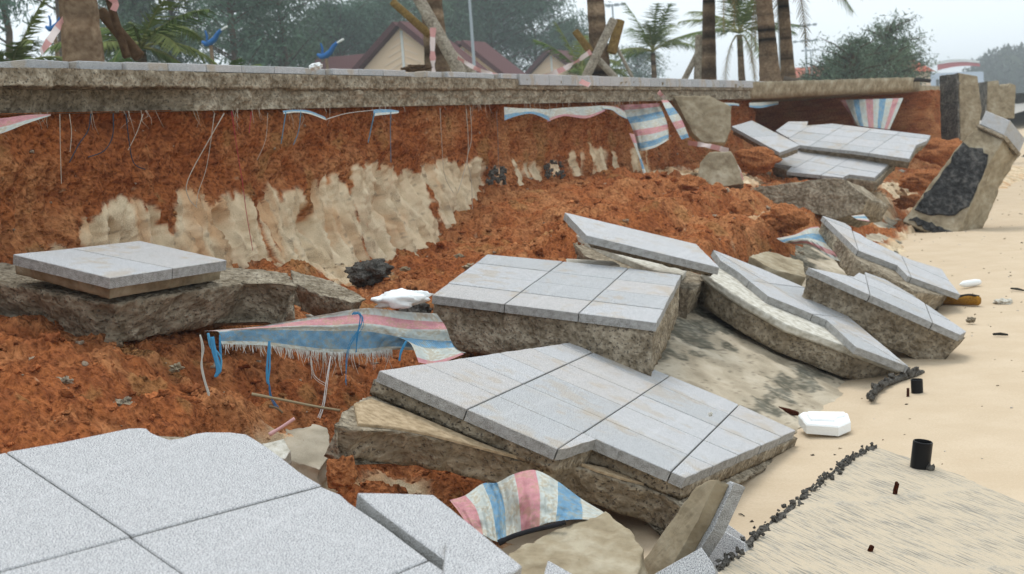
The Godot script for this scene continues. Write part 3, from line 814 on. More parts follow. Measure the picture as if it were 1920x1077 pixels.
	r = slab("farther slab of paving leaning down to the sand beside the yellow float", on_y(1801, 553, 0.12), slope(28), Vector2(1610, 470), Vector2(1801, 553), [1542.7, 405, 1585, 419, 1625, 447.6, 1705.7, 486.5, 1766, 505, 1781, 528, 1801, 553, 1703, 518, 1683, 498, 1610, 470])
	tiles_grid(r[0], r[2], r[1], 0.45, 0.45)
	rough(r[0], "concrete_base", flat2(r[1], pts([1540, 413, 1585, 428, 1705, 495, 1790, 545, 1770, 556, 1720, 548, 1680, 528, 1605, 486]), -0.05), r[1], -0.049, -0.22, 0.04, 0.04, M.concrete, 0.0, 0.03)
	# far group
	r = slab("white narrow slab of paving tipped beside the leaning concrete plates", on_y(1460, 285, 1.2), slope(14, 0.2), Vector2(1372, 237), Vector2(1460, 285), [1372, 237, 1410, 226, 1500, 272, 1462, 286])
	tiles_grid(r[0], r[2], r[1], 0.5, 0.9)
	rough(r[0], "mortar_bed", flat2(r[1], pts([1374, 240, 1410, 230, 1500, 276, 1462, 290]), -0.05), r[1], -0.049, -0.14, 0.03, 0.05, M.concrete, 0.0, 0.02)
	r = slab("upper of two wide white paving slabs collapsed before the striped curtain", on_y(1584, 300, 1.02), slope(8, 0.2), Vector2(1460, 270), Vector2(1690, 298), [1455, 245, 1478, 228, 1515, 228, 1512, 236, 1560, 232, 1745, 254, 1738, 264, 1718, 272, 1705, 298, 1600, 283, 1560, 279, 1500, 272])
	tiles_grid(r[0], r[2], r[1], 0.42, 0.42)
	rough(r[0], "concrete_base", flat2(r[1], pts([1460, 250, 1480, 233, 1560, 237, 1745, 258, 1720, 278, 1708, 302, 1600, 288, 1500, 278]), -0.05), r[1], -0.049, -0.17, 0.04, 0.05, M.concrete, 0.0, 0.04)
	r = slab("lower of two wide white paving slabs collapsed before the striped curtain", on_y(1584, 330, 0.82), slope(10, 0.2), Vector2(1437, 305), Vector2(1640, 340), [1437, 305, 1482, 275, 1678, 298, 1640, 333, 1592, 327, 1580, 333, 1475, 322, 1485, 312])
	tiles_grid(r[0], r[2], r[1], 0.42, 0.42)
	rough(r[0], "concrete_base", flat2(r[1], pts([1445, 309, 1485, 281, 1684, 302, 1645, 342, 1480, 324]), -0.05), r[1], -0.049, -0.19, 0.04, 0.05, M.concrete, 0.0, 0.04)
	# plain chunks of the far group
	g = "bare broken concrete plates below the far overhang"
	chunk("concrete_plate", "big brown concrete plate tipped up, its rusty end over the stepped slabs", "concrete plate", at_depth(1560, 365, 15.6), Vector3(-0.25, 0.25, 0.93).normalized(), [1362, 372, 1420, 350, 1545, 334, 1585, 336, 1628, 372, 1615, 398, 1570, 412, 1520, 400, 1440, 388, 1395, 388], 0.55, 0.05, 0.05, M.concrete, 0.03, 0.0, g)
	chunk("concrete_plate", "tall concrete plate leaning on the cliff edge beside the hanging sheet", "concrete plate", at_depth(1320, 220, 17.8), Vector3(0.35, 0.35, 0.87).normalized(), [1262, 180, 1330, 178, 1372, 200, 1372, 235, 1360, 268, 1318, 268, 1298, 250], 0.16, 0.05, 0.05, M.concrete_pale, 0.03, 0.0, g)
	chunk("concrete_plate", "low concrete plate slumped on the red soil under the tall leaning plate", "concrete plate", at_depth(1350, 315, 16.2), Vector3(0.2, 0.5, 0.84).normalized(), [1312, 305, 1330, 285, 1370, 282, 1385, 310, 1395, 345, 1340, 352, 1308, 338], 0.14, 0.05, 0.05, M.concrete_pale, 0.03, 0.0, g)
	chunk("concrete_plate", "shadowed concrete ledge below the lower white slab", "concrete plate", on_y(1560, 345, 0.62), slope(8, 0.15), [1440, 318, 1470, 310, 1650, 338, 1635, 352, 1560, 345, 1470, 338], 0.2, 0.05, 0.06, M.concrete_pale, 0.03, 0.02, g)
	chunk("concrete_chunk", "grey concrete lump lodged on the revetment between the stepped slabs", "concrete chunk", on_y(1440, 490, 0.66), slope(24), [1405, 480, 1440, 470, 1505, 488, 1512, 520, 1450, 505], 0.12, 0.03, 0.03, M.concrete_pale, 0.02, 0.02)
	chunk("concrete_chunk", "flat pale piece of screed peeking from under the foreground tiles by a pink ribbon", "concrete chunk", on_y(570, 840, 0.42), slope(12, 0.1), [500, 800, 545, 782, 615, 800, 622, 850, 600, 880, 545, 862], 0.10, 0.03, 0.02, M.apron_bare, 0.015, 0.0)
	chunk("concrete_chunk", "small pale corner of concrete against the bitten tile edge", "concrete chunk", on_y(525, 835, 0.55), slope(12, 0.3), [492, 832, 532, 822, 545, 845, 535, 860, 510, 858], 0.06, 0.012, 0.012, M.bed, 0.01, 0.0)
	lump("rock", "dark grey weathered rock at the foot of the sandy cliff", "rock", on_y(693, 520, 0.84) + Vector3(0, 0.03, 0), Vector3(0.17, 0.085, 0.13), M.rock, Color.WHITE, 3)
	lump("rock", "pale stone half sunk in the red mound behind the pointed slab", "rock", on_x(1085, 388, -4.25) + Vector3(0, -0.01, 0), Vector3(0.17, 0.05, 0.14), M.concrete, Color.WHITE, 8)
	lump("rock", "grey stone lodged beside the white foam bag", "rock", on_y(780, 582, 0.72), Vector3(0.09, 0.06, 0.08), M.rock, Color.WHITE, 5)
	for e in [[1470, 412, 13.4, .22, .13, "rounded lump of red earth beside the crumpled sheet"], [1385, 400, 13.8, .16, .12, "big clod of red earth on the ridge of the mound"], [1290, 350, 15.0, .2, .12, "clod of red earth under the low concrete plate"], [1420, 300, 18.5, .3, .18, "heap of red earth under the narrow white slab"], [1770, 285, 24.0, .45, .22, "heap of red earth in front of the dark wall pier"], [1735, 340, 22.0, .4, .18, "clod of red earth beside the fallen parapet"], [1705, 378, 20.5, .22, .1, "small clod of red earth at the foot of the fallen parapet"], [640, 890, 5.3, .06, .07, "dark clod of red earth under the large slab's nose"]]:
		lump("earth_clod", e[5], "earth clod", at_depth(e[0], e[1], e[2]), Vector3(e[3], e[4], e[3] * 0.9), M.soil, RED.lerp(RED2, 0.4), int(e[0]), "clods of red earth", 0.28)
func prism_part(parent: Node3D, called: String, poly: PackedVector2Array, fr: Dictionary, top: float, bottom: float, m: Material, bevel := 0.006) -> void:
	var b := MB.new()
	prism(b, poly, fr, top, bottom, bevel)
	part(parent, called, b, m)
func loose(called: String, label: String, anchor: Vector3, n: Vector3, outline: Array, thick: float, m: String, group: String) -> void:
	var o := pts(outline)
	var fr := px_frame(anchor, n, o[0], o[1])
	var p := granite_piece(self, numbered(called), jag(flat2(fr, o), 0.05, 0.002), fr, 0.0, -thick, m)
	tag(p, label, "granite tile", group)

# ---------------------------------------------------------------- revetment, sea wall, brushed slab
func toe_x(z: float) -> float:
	return -1.40 + (0.072 if z < -8.6 else -0.16) * (z + 8.6)
func make_revetment() -> void:
	var runs := [[-6.75, -10.4, "near concrete panel of the sloping revetment, blotched black with sand below"], [-10.45, -15.2, "middle concrete panel of the sloping revetment under the leaning slabs"], [-15.25, -22.5, "far concrete panel of the sloping revetment beside the fallen parapet"]]
	for e in runs:
		var b := MB.new()
		var t := thing("revetment_panel", e[2], "revetment", Vector3(-2.0, 0.2, e[0]), "sloping revetment panels")
		var nz := int((e[0] - e[1]) / 0.018)
		var nx := 80
		for j in nz + 1:
			var z := lerpf(e[0], e[1], float(j) / nz)
			var toe := toe_x(z) + 0.06 * n1.get_noise_1d(z * 3.0)
			for i in nx + 1:
				var s := float(i) / nx * 1.15
				var p := Vector3(toe - s * cos(0.45), -0.035 + s * sin(0.45), z)
				p += Vector3(0.43, 0.9, 0) * (0.012 * n1.get_noise_3dv(p * 4.0) + 0.006 * n1.get_noise_3dv(p * 20.0))
				if i == 0 or i == nx or j == 0 or j == nz: p.y -= 0.0
				# black weathering film as ragged bands running down to the shore
				var band := 0.0
				for c in [[0.95, 0.26], [0.20, 0.13]]:
					var sd: float = s + 0.08 * sin(z * 1.7)
					band = maxf(band, 1.0 - absf(sd - c[0]) / c[1] + 0.9 * n1.get_noise_3dv(p * 3.5))
				band = smoothstep(0.30, 0.55, band + 0.25 * n1.get_noise_3dv(p * 14.0)) * clampf(0.9 + 0.9 * n1.get_noise_3dv(p * 26.0), 0.2, 1.0)
				var col := Color(0.95, 0.94, 0.92).lerp(Color(0.17, 0.20, 0.205), band * 0.85)
				if n1.get_noise_3d(p.x * 22.0, p.y * 22.0, p.z * 10.0) > 0.48: col = col.lerp(Color(0.25, 0.24, 0.23), 0.55)
				b.vert(p, col)
		b.grid(0, nx + 1, nz + 1, false, false)
		part(t, "top_face", b, M.apron)
		b = MB.new()
		var z0: float = e[0]; var z1: float = e[1]
		var a0 := toe_x(z0); var a1 := toe_x(z1)
		var up := Vector3(-cos(0.45), sin(0.45), 0) * 1.14
		var dn := Vector3(-0.43, -0.9, 0) * 0.12
		var low := Vector3(0, -0.055, 0)
		var p00 := Vector3(a0, -0.035, z0) + low; var p01 := Vector3(a1, -0.035, z1) + low
		b.quad(p00, p00 + up, p00 + up + dn, p00 + dn, Vector3.BACK); b.quad(p01, p01 + up, p01 + up + dn, p01 + dn, Vector3.FORWARD)
		b.quad(p00, p01, p01 + dn, p00 + dn, Vector3.RIGHT); b.quad(p00 + up, p01 + up, p01 + up + dn, p00 + up + dn, Vector3.LEFT)
		b.quad(p00 + dn, p01 + dn, p01 + up + dn, p00 + up + dn, Vector3.DOWN)
		part(t, "body", b, M.concrete)
	# brushed slab in the lower right corner
	var n := slope(7, -0.01)
	var fr := px_frame(on_y(1640, 846, 0.2), n, Vector2(1640, 843), Vector2(1920, 945))
	var t := thing("concrete_slab", "fallen brushed concrete slab with sand in its grooves and rusty bars", "concrete slab", fr.o)
	var ol := flat2(fr, pts([1640, 843, 1700, 862, 1790, 893, 1850, 920, 1925, 952, 2080, 1010, 2080, 1330, 1120, 1330, 1180, 1215, 1290, 1120, 1345, 1075, 1430, 1000, 1500, 940, 1560, 895, 1600, 862]))
	rough(t, "body", ol, fr, 0.0, -0.22, 0.02, 0.03, M.concrete, 0.0, 0.0)
	var b := MB.new()
	var tp := jag(ol, 0.04, 0.02)
	var ix := Geometry2D.triangulate_polygon(tp)
	for p in tp: b.vert(up3(fr, p, 0.012), Color.WHITE, Vector2(p.x, p.y) + Vector2(0.13, 0.41))
	for k in range(0, ix.size(), 3):
		var f := (b.v[ix[k + 2]] - b.v[ix[k]]).cross(b.v[ix[k + 1]] - b.v[ix[k]])
		if f.dot(fr.n) > 0: b.ix.append_array([ix[k], ix[k + 1], ix[k + 2]])
		else: b.ix.append_array([ix[k], ix[k + 2], ix[k + 1]])
	part(t, "brushed_top", b, M.brushed)
	b = MB.new()
	var edge := pts([1640, 843, 1600, 864, 1560, 896, 1500, 942, 1430, 1002, 1345, 1077, 1290, 1122, 1180, 1217])
	var e2 := flat2(fr, edge)
	for k in e2.size() - 1:
		var d := e2[k + 1] - e2[k]
		var c := int(d.length() / 0.0028)
		for s in c:
			var p := e2[k] + d * (s + rng.randf()) / c
			var rr := rng.randf_range(0.004, 0.011)
			if s % 11 == 0: rr *= 1.5
			blob(b, up3(fr, p + Vector2(rng.randf_range(-0.02, 0.02), rng.randf_range(-0.02, 0.02)), rng.randf_range(-0.06, 0.03)), Vector3(rr, rr * rng.randf_range(0.7, 1.1), rr), Color.WHITE, s + k * 31, 0.5, 7, 5)
	var core := []
	for k in e2.size() - 1:
		for s in 14: core.append(up3(fr, e2[k].lerp(e2[k + 1], s / 14.0) + Vector2(rng.randf_range(-0.008, 0.008), rng.randf_range(-0.008, 0.008)), rng.randf_range(-0.012, 0.010)))
	var cr := []
	for k in core.size(): cr.append(rng.randf_range(0.009, 0.020))
	b.tube(core, cr, 7)
	var agg := part(t, "broken_aggregate_edge", b, M.rock)
	agg.set_meta("kind", "stuff")
	# rusty bars and the black pipe set in it
	for e in [[1677, 932, 905, "rebar"], [1630, 1040, 1024, "rebar"]]:
		b = MB.new()
		var p := on_pl(Vector2(e[0], e[1]), fr.o, fr.n)
		var h: float = (e[1] - e[2]) / FPX * (CB.inverse() * (p - CC)).z * -1.04
		b.tube([p - fr.n * 0.03, p + fr.n * h * 0.5 + Vector3(0.002, 0, 0), p + fr.n * h * 0.9 + Vector3(0.006, 0, 0), p + fr.n * h + Vector3(0.004, 0, 0.008)], [0.009, 0.0095, 0.009, 0.007], 8)
		part(t, e[3], b, M.rust)
	var pp := on_pl(Vector2(1724, 882), fr.o, fr.n)
	b = MB.new()
	pipe(b, pp - fr.n * 0.03, pp + fr.n * 0.125 + Vector3(0.004, 0, 0), 0.041, 0.036)
	single("pipe_stub", b, M.black_pipe, "upright black plastic pipe stub in the corner of the brushed slab", "pipe")
	b = MB.new()
	blob(b, pp + Vector3(0.045, 0.012, 0.02), Vector3(0.022, 0.028, 0.02), Color.WHITE, 4, 0.4, 10, 8)
	single("mortar_lump", b, M.rock, "small dark mortar lump at the foot of the black pipe stub", "lump")
	# half-buried broken rim beyond, with a smaller stub
	b = MB.new()
	var rim := []
	for q in [[1634, 742], [1640, 727], [1660, 716], [1690, 703], [1712, 697], [1730, 690]]: rim.append(on_y(q[0], q[1] + 6, 0.015))
	for k in rim.size():
		rim[k] += Vector3(0, 0.012 * n1.get_noise_1d(k * 3.1), 0)
	b.tube(rim, [0.018, 0.020, 0.018, 0.022, 0.03, 0.016], 8)
	for k in 40:
		var a: Vector3 = rim[k % 5].lerp(rim[k % 5 + 1], rng.randf())
		blob(b, a + Vector3(rng.randf_range(-.02, .02), rng.randf_range(0, .03), rng.randf_range(-.03, .03)), Vector3.ONE * rng.randf_range(0.01, 0.024), Color.WHITE, k, 0.5, 7, 5)
	single("buried_rim", b, M.rock, "curved rough rim of a slab nearly buried in the sand", "concrete rim")
	b = MB.new()
	var ps := on_y(1720, 738, 0.0)
	pipe(b, ps - Vector3(0, 0.05, 0), ps + Vector3(0, 0.085, 0), 0.035, 0.03)
	single("pipe_stub", b, M.black_pipe, "short black pipe stub standing in the sand by the buried rim", "pipe")
	b = MB.new()
	ps = on_y(1702, 744, 0.0)
	b.tube([ps - Vector3(0, 0.03, 0), ps + Vector3(0.004, 0.05, 0)], [0.009, 0.008], 7)
	single("bar_stub", b, M.rust, "thin dark bar sticking up beside the short pipe stub", "metal bar")
	# far piers of the sea wall and the fallen parapet
	prism_thing("wall_pier", "upright concrete pier with a weathered side darkened partly for shade at the end of the overhang", "wall pier", at_depth(1815, 190, 30.0), Vector3(0.5, 0.02, 0.86).normalized(), [1798, 137, 1833, 143, 1841, 206, 1832, 262, 1801, 268], 0.85, M.concrete_pale, M.weathered)
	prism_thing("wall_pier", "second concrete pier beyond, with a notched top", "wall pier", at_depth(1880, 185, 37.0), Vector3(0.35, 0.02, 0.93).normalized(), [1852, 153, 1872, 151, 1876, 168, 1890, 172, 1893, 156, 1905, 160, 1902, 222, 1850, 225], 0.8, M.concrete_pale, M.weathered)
	var nw := Vector3(-0.30, 0.50, 0.81).normalized()
	var fw := px_frame(on_y(1760, 436, 0.02), nw, Vector2(1695, 414), Vector2(1830, 240))
	t = thing("fallen_parapet", "fallen sea wall parapet leaning over, its face patched with black tar", "parapet", fw.o)
	rough(t, "body", flat2(fw, pts([1692, 416, 1729, 365, 1793, 279, 1830, 240, 1882, 262, 1848, 318, 1824, 378, 1796, 440, 1745, 440])), fw, 0.0, -0.5, 0.05, 0.05, M.concrete_pale, 0.02, 0.0)
	b = MB.new()
	prism(b, jag(flat2(fw, pts([1716, 392, 1748, 348, 1795, 281, 1806, 268, 1830, 276, 1852, 290, 1850, 308, 1832, 345, 1816, 388, 1790, 405, 1760, 402, 1738, 402]), 0.02), 0.07, 0.055), fw, 0.026, 0.0, 0.01)
	part(t, "tar_patch", b, M.tar)
	b = MB.new()
	prism(b, jag(flat2(fw, pts([1705, 412, 1720, 405, 1760, 425, 1790, 436, 1750, 438]), 0.02), 0.05, 0.04), fw, 0.03, 0.0, 0.01)
	part(t, "tar_patch", b, M.tar)
	b = MB.new()
	prism(b, flat2(fw, pts([1830, 237, 1834, 233, 1888, 256, 1884, 262]), 0.05), fw, 0.06, -0.45, 0.01)
	part(t, "ledge", b, M.concrete)
	b = MB.new()
	prism(b, flat2(fw, pts([1848, 207, 1894, 226, 1882, 254, 1837, 233]), 0.03), fw, 0.03, -0.5, 0.01)
	part(t, "granite_cap", b, M.granite_b)
func prism_thing(called: String, label: String, category: String, anchor: Vector3, n: Vector3, outline: Array, thick: float, m: Material, side: Material) -> void:
	var o := pts(outline)
	var fr := px_frame(anchor, n, o[0], o[1])
	var t := thing(called, label, category, fr.o - Vector3(0, 1.2, 0))
	var ol := flat2(fr, o)
	rough(t, "body", ol, fr, 0.0, -thick, 0.025, 0.06, m, 0.01, 0.0)
	# weathered left side, its shade partly put into the colour, a slab of its own a little proud
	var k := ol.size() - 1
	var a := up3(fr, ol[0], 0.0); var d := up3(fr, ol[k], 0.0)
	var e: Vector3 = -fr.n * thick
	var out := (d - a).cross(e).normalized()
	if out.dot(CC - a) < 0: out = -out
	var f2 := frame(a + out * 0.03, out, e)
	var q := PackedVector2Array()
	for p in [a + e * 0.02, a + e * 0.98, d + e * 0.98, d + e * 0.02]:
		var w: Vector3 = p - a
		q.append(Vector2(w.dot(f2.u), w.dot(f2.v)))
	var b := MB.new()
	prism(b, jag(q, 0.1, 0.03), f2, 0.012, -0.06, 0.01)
	part(t, "weathered_shade_coat", b, side)
func pipe(b: MB, a: Vector3, z: Vector3, ro: float, ri: float) -> void:
	var d := (z - a).normalized()
	var u := d.cross(Vector3(0.1, 0.2, 1)).normalized()
	var w := d.cross(u)
	var first := b.v.size()
	var prof := [[0.0, ro], [0.97, ro], [1.0, ro - 0.002], [1.0, ri], [0.9, ri], [0.45, ri], [0.45, 0.0005]]
	for p in prof:
		for s in 20:
			var t := TAU * s / 20
			b.vert(a.lerp(z, p[0]) + (u * cos(t) + w * sin(t)) * p[1])
	b.grid(first, 20, prof.size(), true, true)

# ---------------------------------------------------------------- sheets, strands, tape
func cloth(rows: Array, us: Array, vs: Array, deps: Array, sub: int, wrinkle: float, swap := false) -> MB:
	# rows[r] is a flat px list; deps[r][c] depth of each
	var b := MB.new()
	var R := rows.size()
	var C: int = us.size()
	var P := []
	for r in R:
		var line := []
		var q := pts(rows[r])
		for c in C: line.append(at_depth(q[c].x, q[c].y, deps[r][c]))
		P.append(line)
	var W := (C - 1) * sub + 1
	var H := (R - 1) * sub + 1
	for j in H:
		var fr := float(j) / sub
		var r := mini(int(fr), R - 2); var tr := fr - r
		for i in W:
			var fc := float(i) / sub
			var c := mini(int(fc), C - 2); var tc := fc - c
			var line := []
			for rr in [maxi(r - 1, 0), r, r + 1, mini(r + 2, R - 1)]:
				var L: Array = P[rr]
				line.append((L[c] as Vector3).cubic_interpolate(L[c + 1], L[maxi(c - 1, 0)], L[mini(c + 2, C - 1)], tc))
			var p: Vector3 = (line[1] as Vector3).cubic_interpolate(line[2], line[0], line[3], tr)
			var k := n1.get_noise_3dv(p * 6.0) + 0.6 * (0.5 - 1.4 * absf(n1.get_noise_3dv(p * 9.0 + Vector3(4, 0, 0)))) + 0.4 * n1.get_noise_3dv(p * 22.0) + 0.7 * n1.get_noise_2d(fc * 2.3, fr * 0.5)
			p += (CC - p).normalized() * k * wrinkle
			var tu: float = lerpf(us[c], us[c + 1], tc)
			var tv: float = lerpf(vs[r], vs[r + 1], tr)
			b.vert(p, Color.WHITE, Vector2(tv, tu) if swap else Vector2(tu, tv))
	b.grid(0, W, H, false, false)
	return b
func strand(b: MB, q: Array, dep: float, r: float, col: Color, x := 0.0) -> void:
	var o := []
	for k in range(0, q.size(), 2):
		o.append(on_x(q[k], q[k + 1], x) if x != 0.0 else at_depth(q[k], q[k + 1], dep))
	var s := []
	for k in o.size() - 1:
		for t in 5:
			s.append((o[k] as Vector3).cubic_interpolate(o[k + 1], o[maxi(k - 1, 0)], o[mini(k + 2, o.size() - 1)], t / 5.0))
	s.append(o[-1])
	b.tube(s, [r, r, r, r * 0.8], 5, col)
func fringe(b: MB, q: Array, deps: Array, n: int, len_px: Vector2, r: float, col: Color) -> void:
	for k in n:
		var f := rng.randf() * (q.size() / 2 - 1)
		var c := mini(int(f), q.size() / 2 - 2)
		var t := f - c
		var x: float = lerpf(q[c * 2], q[c * 2 + 2], t); var y: float = lerpf(q[c * 2 + 1], q[c * 2 + 3], t)
		var d: float = lerpf(deps[c], deps[c + 1], t)
		var a := at_depth(x, y - 2, d)
		var L := lerpf(len_px.x, len_px.y, pow(rng.randf(), 2.2)) * (0.6 + 0.8 * absf(n1.get_noise_1d(x * 0.06))) / FPX * d
		var dr := Vector3(rng.randf_range(-0.3, 0.3), -1, rng.randf_range(-0.3, 0.3))
		b.tube([a, a + dr * L * 0.5, a + dr * L * 0.5 + Vector3(rng.randf_range(-.2, .2), -0.5, rng.randf_range(-.2, .2)) * L], [r, r * 0.8, r * 0.4], 4, col.lerp(Color(0.4, 0.36, 0.3), rng.randf() * 0.35))
func make_sheets() -> void:
	# torn sheet hanging over the earth ledge
	var d1 := [5.95, 6.15, 6.35, 6.6, 6.85, 6.9, 6.9]
	var d2 := [5.9, 6.05, 6.25, 6.5, 6.75, 6.85, 6.85]
	var t := thing("striped_sheet", "torn striped woven sheet with blue fringe draped over the red earth ledge", "plastic sheet", at_depth(620, 640, 6.5))
	var m := cloth([[380, 621, 478, 613, 560, 599, 620, 588, 690, 578, 760, 585, 818, 588], [388, 621, 482, 614, 560, 603, 620, 595, 690, 590, 765, 600, 830, 604], [398, 621, 486, 616, 560, 611, 620, 610, 690, 607, 765, 617, 838, 618], [410, 623, 488, 618, 560, 620, 620, 621, 690, 622, 768, 635, 846, 640], [414, 640, 490, 641, 560, 649, 620, 655, 690, 654, 740, 650, 858, 655], [416, 646, 492, 648, 561, 656, 620, 662, 690, 663, 735, 656, 874, 662]], [0, 0.7, 1.3, 1.8, 2.4, 3.0, 3.5], [-0.08, 0.0, 0.25, 0.5, 0.75, 0.86], [d1, d1, d2, d2, d2, d2], 14, 0.013)
	part(t, "sheet", m, M.tarp)
	m = cloth([[745, 632, 790, 636, 846, 642], [770, 645, 805, 660, 855, 655], [785, 680, 820, 683, 870, 664]], [2.9, 3.2, 3.5], [0.6, 0.8, 1.1], [[6.82, 6.86, 6.85], [6.75, 6.75, 6.8], [6.6, 6.65, 6.75]], 8, 0.005)
	part(t, "torn_flap", m, M.tarp)
	var b := MB.new()
	fringe(b, [416, 646, 492, 648, 561, 656, 620, 662, 690, 663, 735, 656], [5.9, 6.05, 6.25, 6.5, 6.75, 6.85], 330, Vector2(6, 26), 0.0016, Color(0.72, 0.73, 0.70))
	fringe(b, [560, 656, 620, 662, 690, 663, 735, 656], [6.25, 6.5, 6.75, 6.85], 40, Vector2(25, 60), 0.0013, Color(0.6, 0.58, 0.53))
	var f := part(t, "frayed_threads", b, M.string)
	f.set_meta("kind", "stuff")
	for e in [[[660, 590, 668, 585, 678, 595, 672, 625, 668, 660], 6.6, 0.006, Color(0.05, 0.22, 0.42)], [[664, 590, 676, 588, 680, 612, 660, 640, 652, 668, 650, 720], 6.58, 0.004, Color(0.06, 0.25, 0.45)], [[398, 632, 402, 660, 410, 690, 405, 705], 5.7, 0.018, Color(0.07, 0.26, 0.46)], [[390, 625, 395, 650, 412, 672, 412, 700], 5.72, 0.012, Color(0.10, 0.32, 0.50)], [[412, 628, 412, 655, 415, 670], 5.75, 0.007, Color(0.08, 0.28, 0.48)], [[375, 628, 380, 655, 378, 690, 392, 740], 5.72, 0.008, Color(0.5, 0.5, 0.45)], [[505, 640, 503, 690, 503, 720], 5.95, 0.012, Color(0.07, 0.26, 0.46)], [[505, 720, 508, 745, 520, 765], 5.9, 0.006, Color(0.05, 0.15, 0.3)], [[762, 640, 753, 660, 750, 678], 6.7, 0.013, Color(0.07, 0.28, 0.5)], [[620, 668, 612, 720, 605, 760, 598, 785], 6.15, 0.005, Color(0.72, 0.70, 0.68)], [[582, 668, 590, 705, 610, 722], 6.2, 0.0025, Color(0.6, 0.57, 0.52)]]:
		b = MB.new()
		for w in 3:
			var q2 := []
			for k in e[0].size(): q2.append(e[0][k] + (rng.randf_range(-3.0, 3.0) if k > 1 else 0.0))
			strand(b, q2, e[1], e[2] * 0.42, e[3])
		part(t, "shred", b, M.string)
	# sheet humped under the large slab
	var e1 := [5.0, 5.0, 5.1, 5.05, 5.0, 4.98, 4.95, 4.95, 4.95]
	var e2 := [4.85, 4.83, 4.92, 4.88, 4.75, 4.73, 4.75, 4.78, 4.85]
	var e3 := [4.75, 4.72, 4.72, 4.7, 4.66, 4.64, 4.64, 4.68, 4.78]
	m = cloth([[843, 938, 872, 929, 905, 907, 932, 905, 964, 889, 1004, 882, 1046, 903, 1088, 934, 1128, 958], [860, 960, 893, 955, 922, 950, 945, 945, 972, 930, 1012, 925, 1046, 938, 1092, 955, 1140, 968], [880, 990, 906, 1003, 932, 1016, 950, 1012, 978, 1004, 1012, 986, 1042, 978, 1092, 974, 1150, 980]], [0, .25, .5, .75, 1, 1.25, 1.5, 1.75, 2], [0.0, 0.5, 1.0], [e1, e2, e3], 16, 0.022, true)
	single("striped_sheet", m, M.tarp, "striped woven sheet with pink and blue bands humped under the large tilted slab", "plastic sheet")
	b = MB.new()
	strand(b, [935, 1018, 960, 1006, 1000, 994, 1040, 985, 1060, 979], 4.6, 0.011, Color(0.03, 0.03, 0.032))
	single("burnt_stick", b, M.string, "black charred stick lying along the hem of the humped sheet", "stick")
	# curtain hanging at the cliff corner
	t = thing("striped_sheet", "faded striped woven sheet hanging down the cliff beside the tall leaning plate", "plastic sheet", at_depth(1220, 240, 16.6))
	var q := [16.9, 16.9, 16.9, 16.9]
	m = cloth([[1160, 197, 1190, 196, 1215, 195, 1236, 194], [1176, 222, 1196, 220, 1220, 215, 1243, 210], [1188, 248, 1198, 246, 1226, 242, 1252, 236], [1196, 284, 1205, 283, 1230, 276, 1254, 262]], [0, 0.3, 0.6, 0.9], [0.0, 0.55, 1.05, 1.9], [q, q, [16.6, 16.5, 16.4, 16.5], [16.4, 16.2, 16.1, 16.2]], 7, 0.03)
	part(t, "sheet", m, M.tarp)
	m = cloth([[1240, 188, 1252, 188], [1258, 225, 1276, 220], [1278, 262, 1292, 258]], [0, 0.3], [0.1, 0.9, 1.7], [[16.7, 16.7], [16.3, 16.3], [16.1, 16.1]], 7, 0.02)
	part(t, "side_strip", m, M.tarp)
	m = cloth([[1180, 250, 1190, 252], [1196, 290, 1200, 290], [1206, 325, 1212, 325]], [0, 0.2], [0.1, 0.4, 0.9], [[16.3, 16.3], [16.1, 16.1], [15.9, 15.9]], 6, 0.02)
	part(t, "tail", m, M.tarp)
	# striped curtain under the overhang
	m = cloth([[1575, 188, 1600, 187, 1640, 186, 1694, 184], [1592, 212, 1605, 212, 1640, 212, 1682, 212], [1600, 232, 1612, 236, 1640, 240, 1668, 243]], [0.0, 0.5, 1.3, 2.5], [0, 0.5, 1.0], [[27, 27, 27, 27], [26.8, 26.6, 26.6, 26.6], [26.6, 26.2, 26.2, 26.2]], 8, 0.05, true)
	single("striped_sheet", m, M.tarp, "vertically striped sheet hanging like a curtain under the far overhang", "plastic sheet")
	# crumpled sheet between the leaning slabs
	m = cloth([[1455, 447, 1490, 440, 1515, 428, 1535, 425], [1470, 455, 1505, 448, 1530, 452, 1555, 462], [1490, 458, 1520, 462, 1560, 485, 1596, 496]], [0, .5, 1, 1.4], [0.2, 0.8, 1.5], [[13.2, 13.0, 12.9, 13.2], [12.9, 12.5, 12.4, 12.6], [12.8, 12.4, 12.2, 12.3]], 9, 0.05)
	single("striped_sheet", m, M.tarp, "crumpled striped sheet caught on the revetment behind the dark-edged slab", "plastic sheet")
	m = cloth([[1596, 405, 1620, 402], [1608, 412, 1632, 416]], [0, .6], [0.2, 1.2], [[15.2, 15.2], [14.9, 14.9]], 8, 0.05)
	single("striped_sheet", m, M.tarp, "small wad of striped sheet under the rusty end of the brown plate", "plastic sheet")
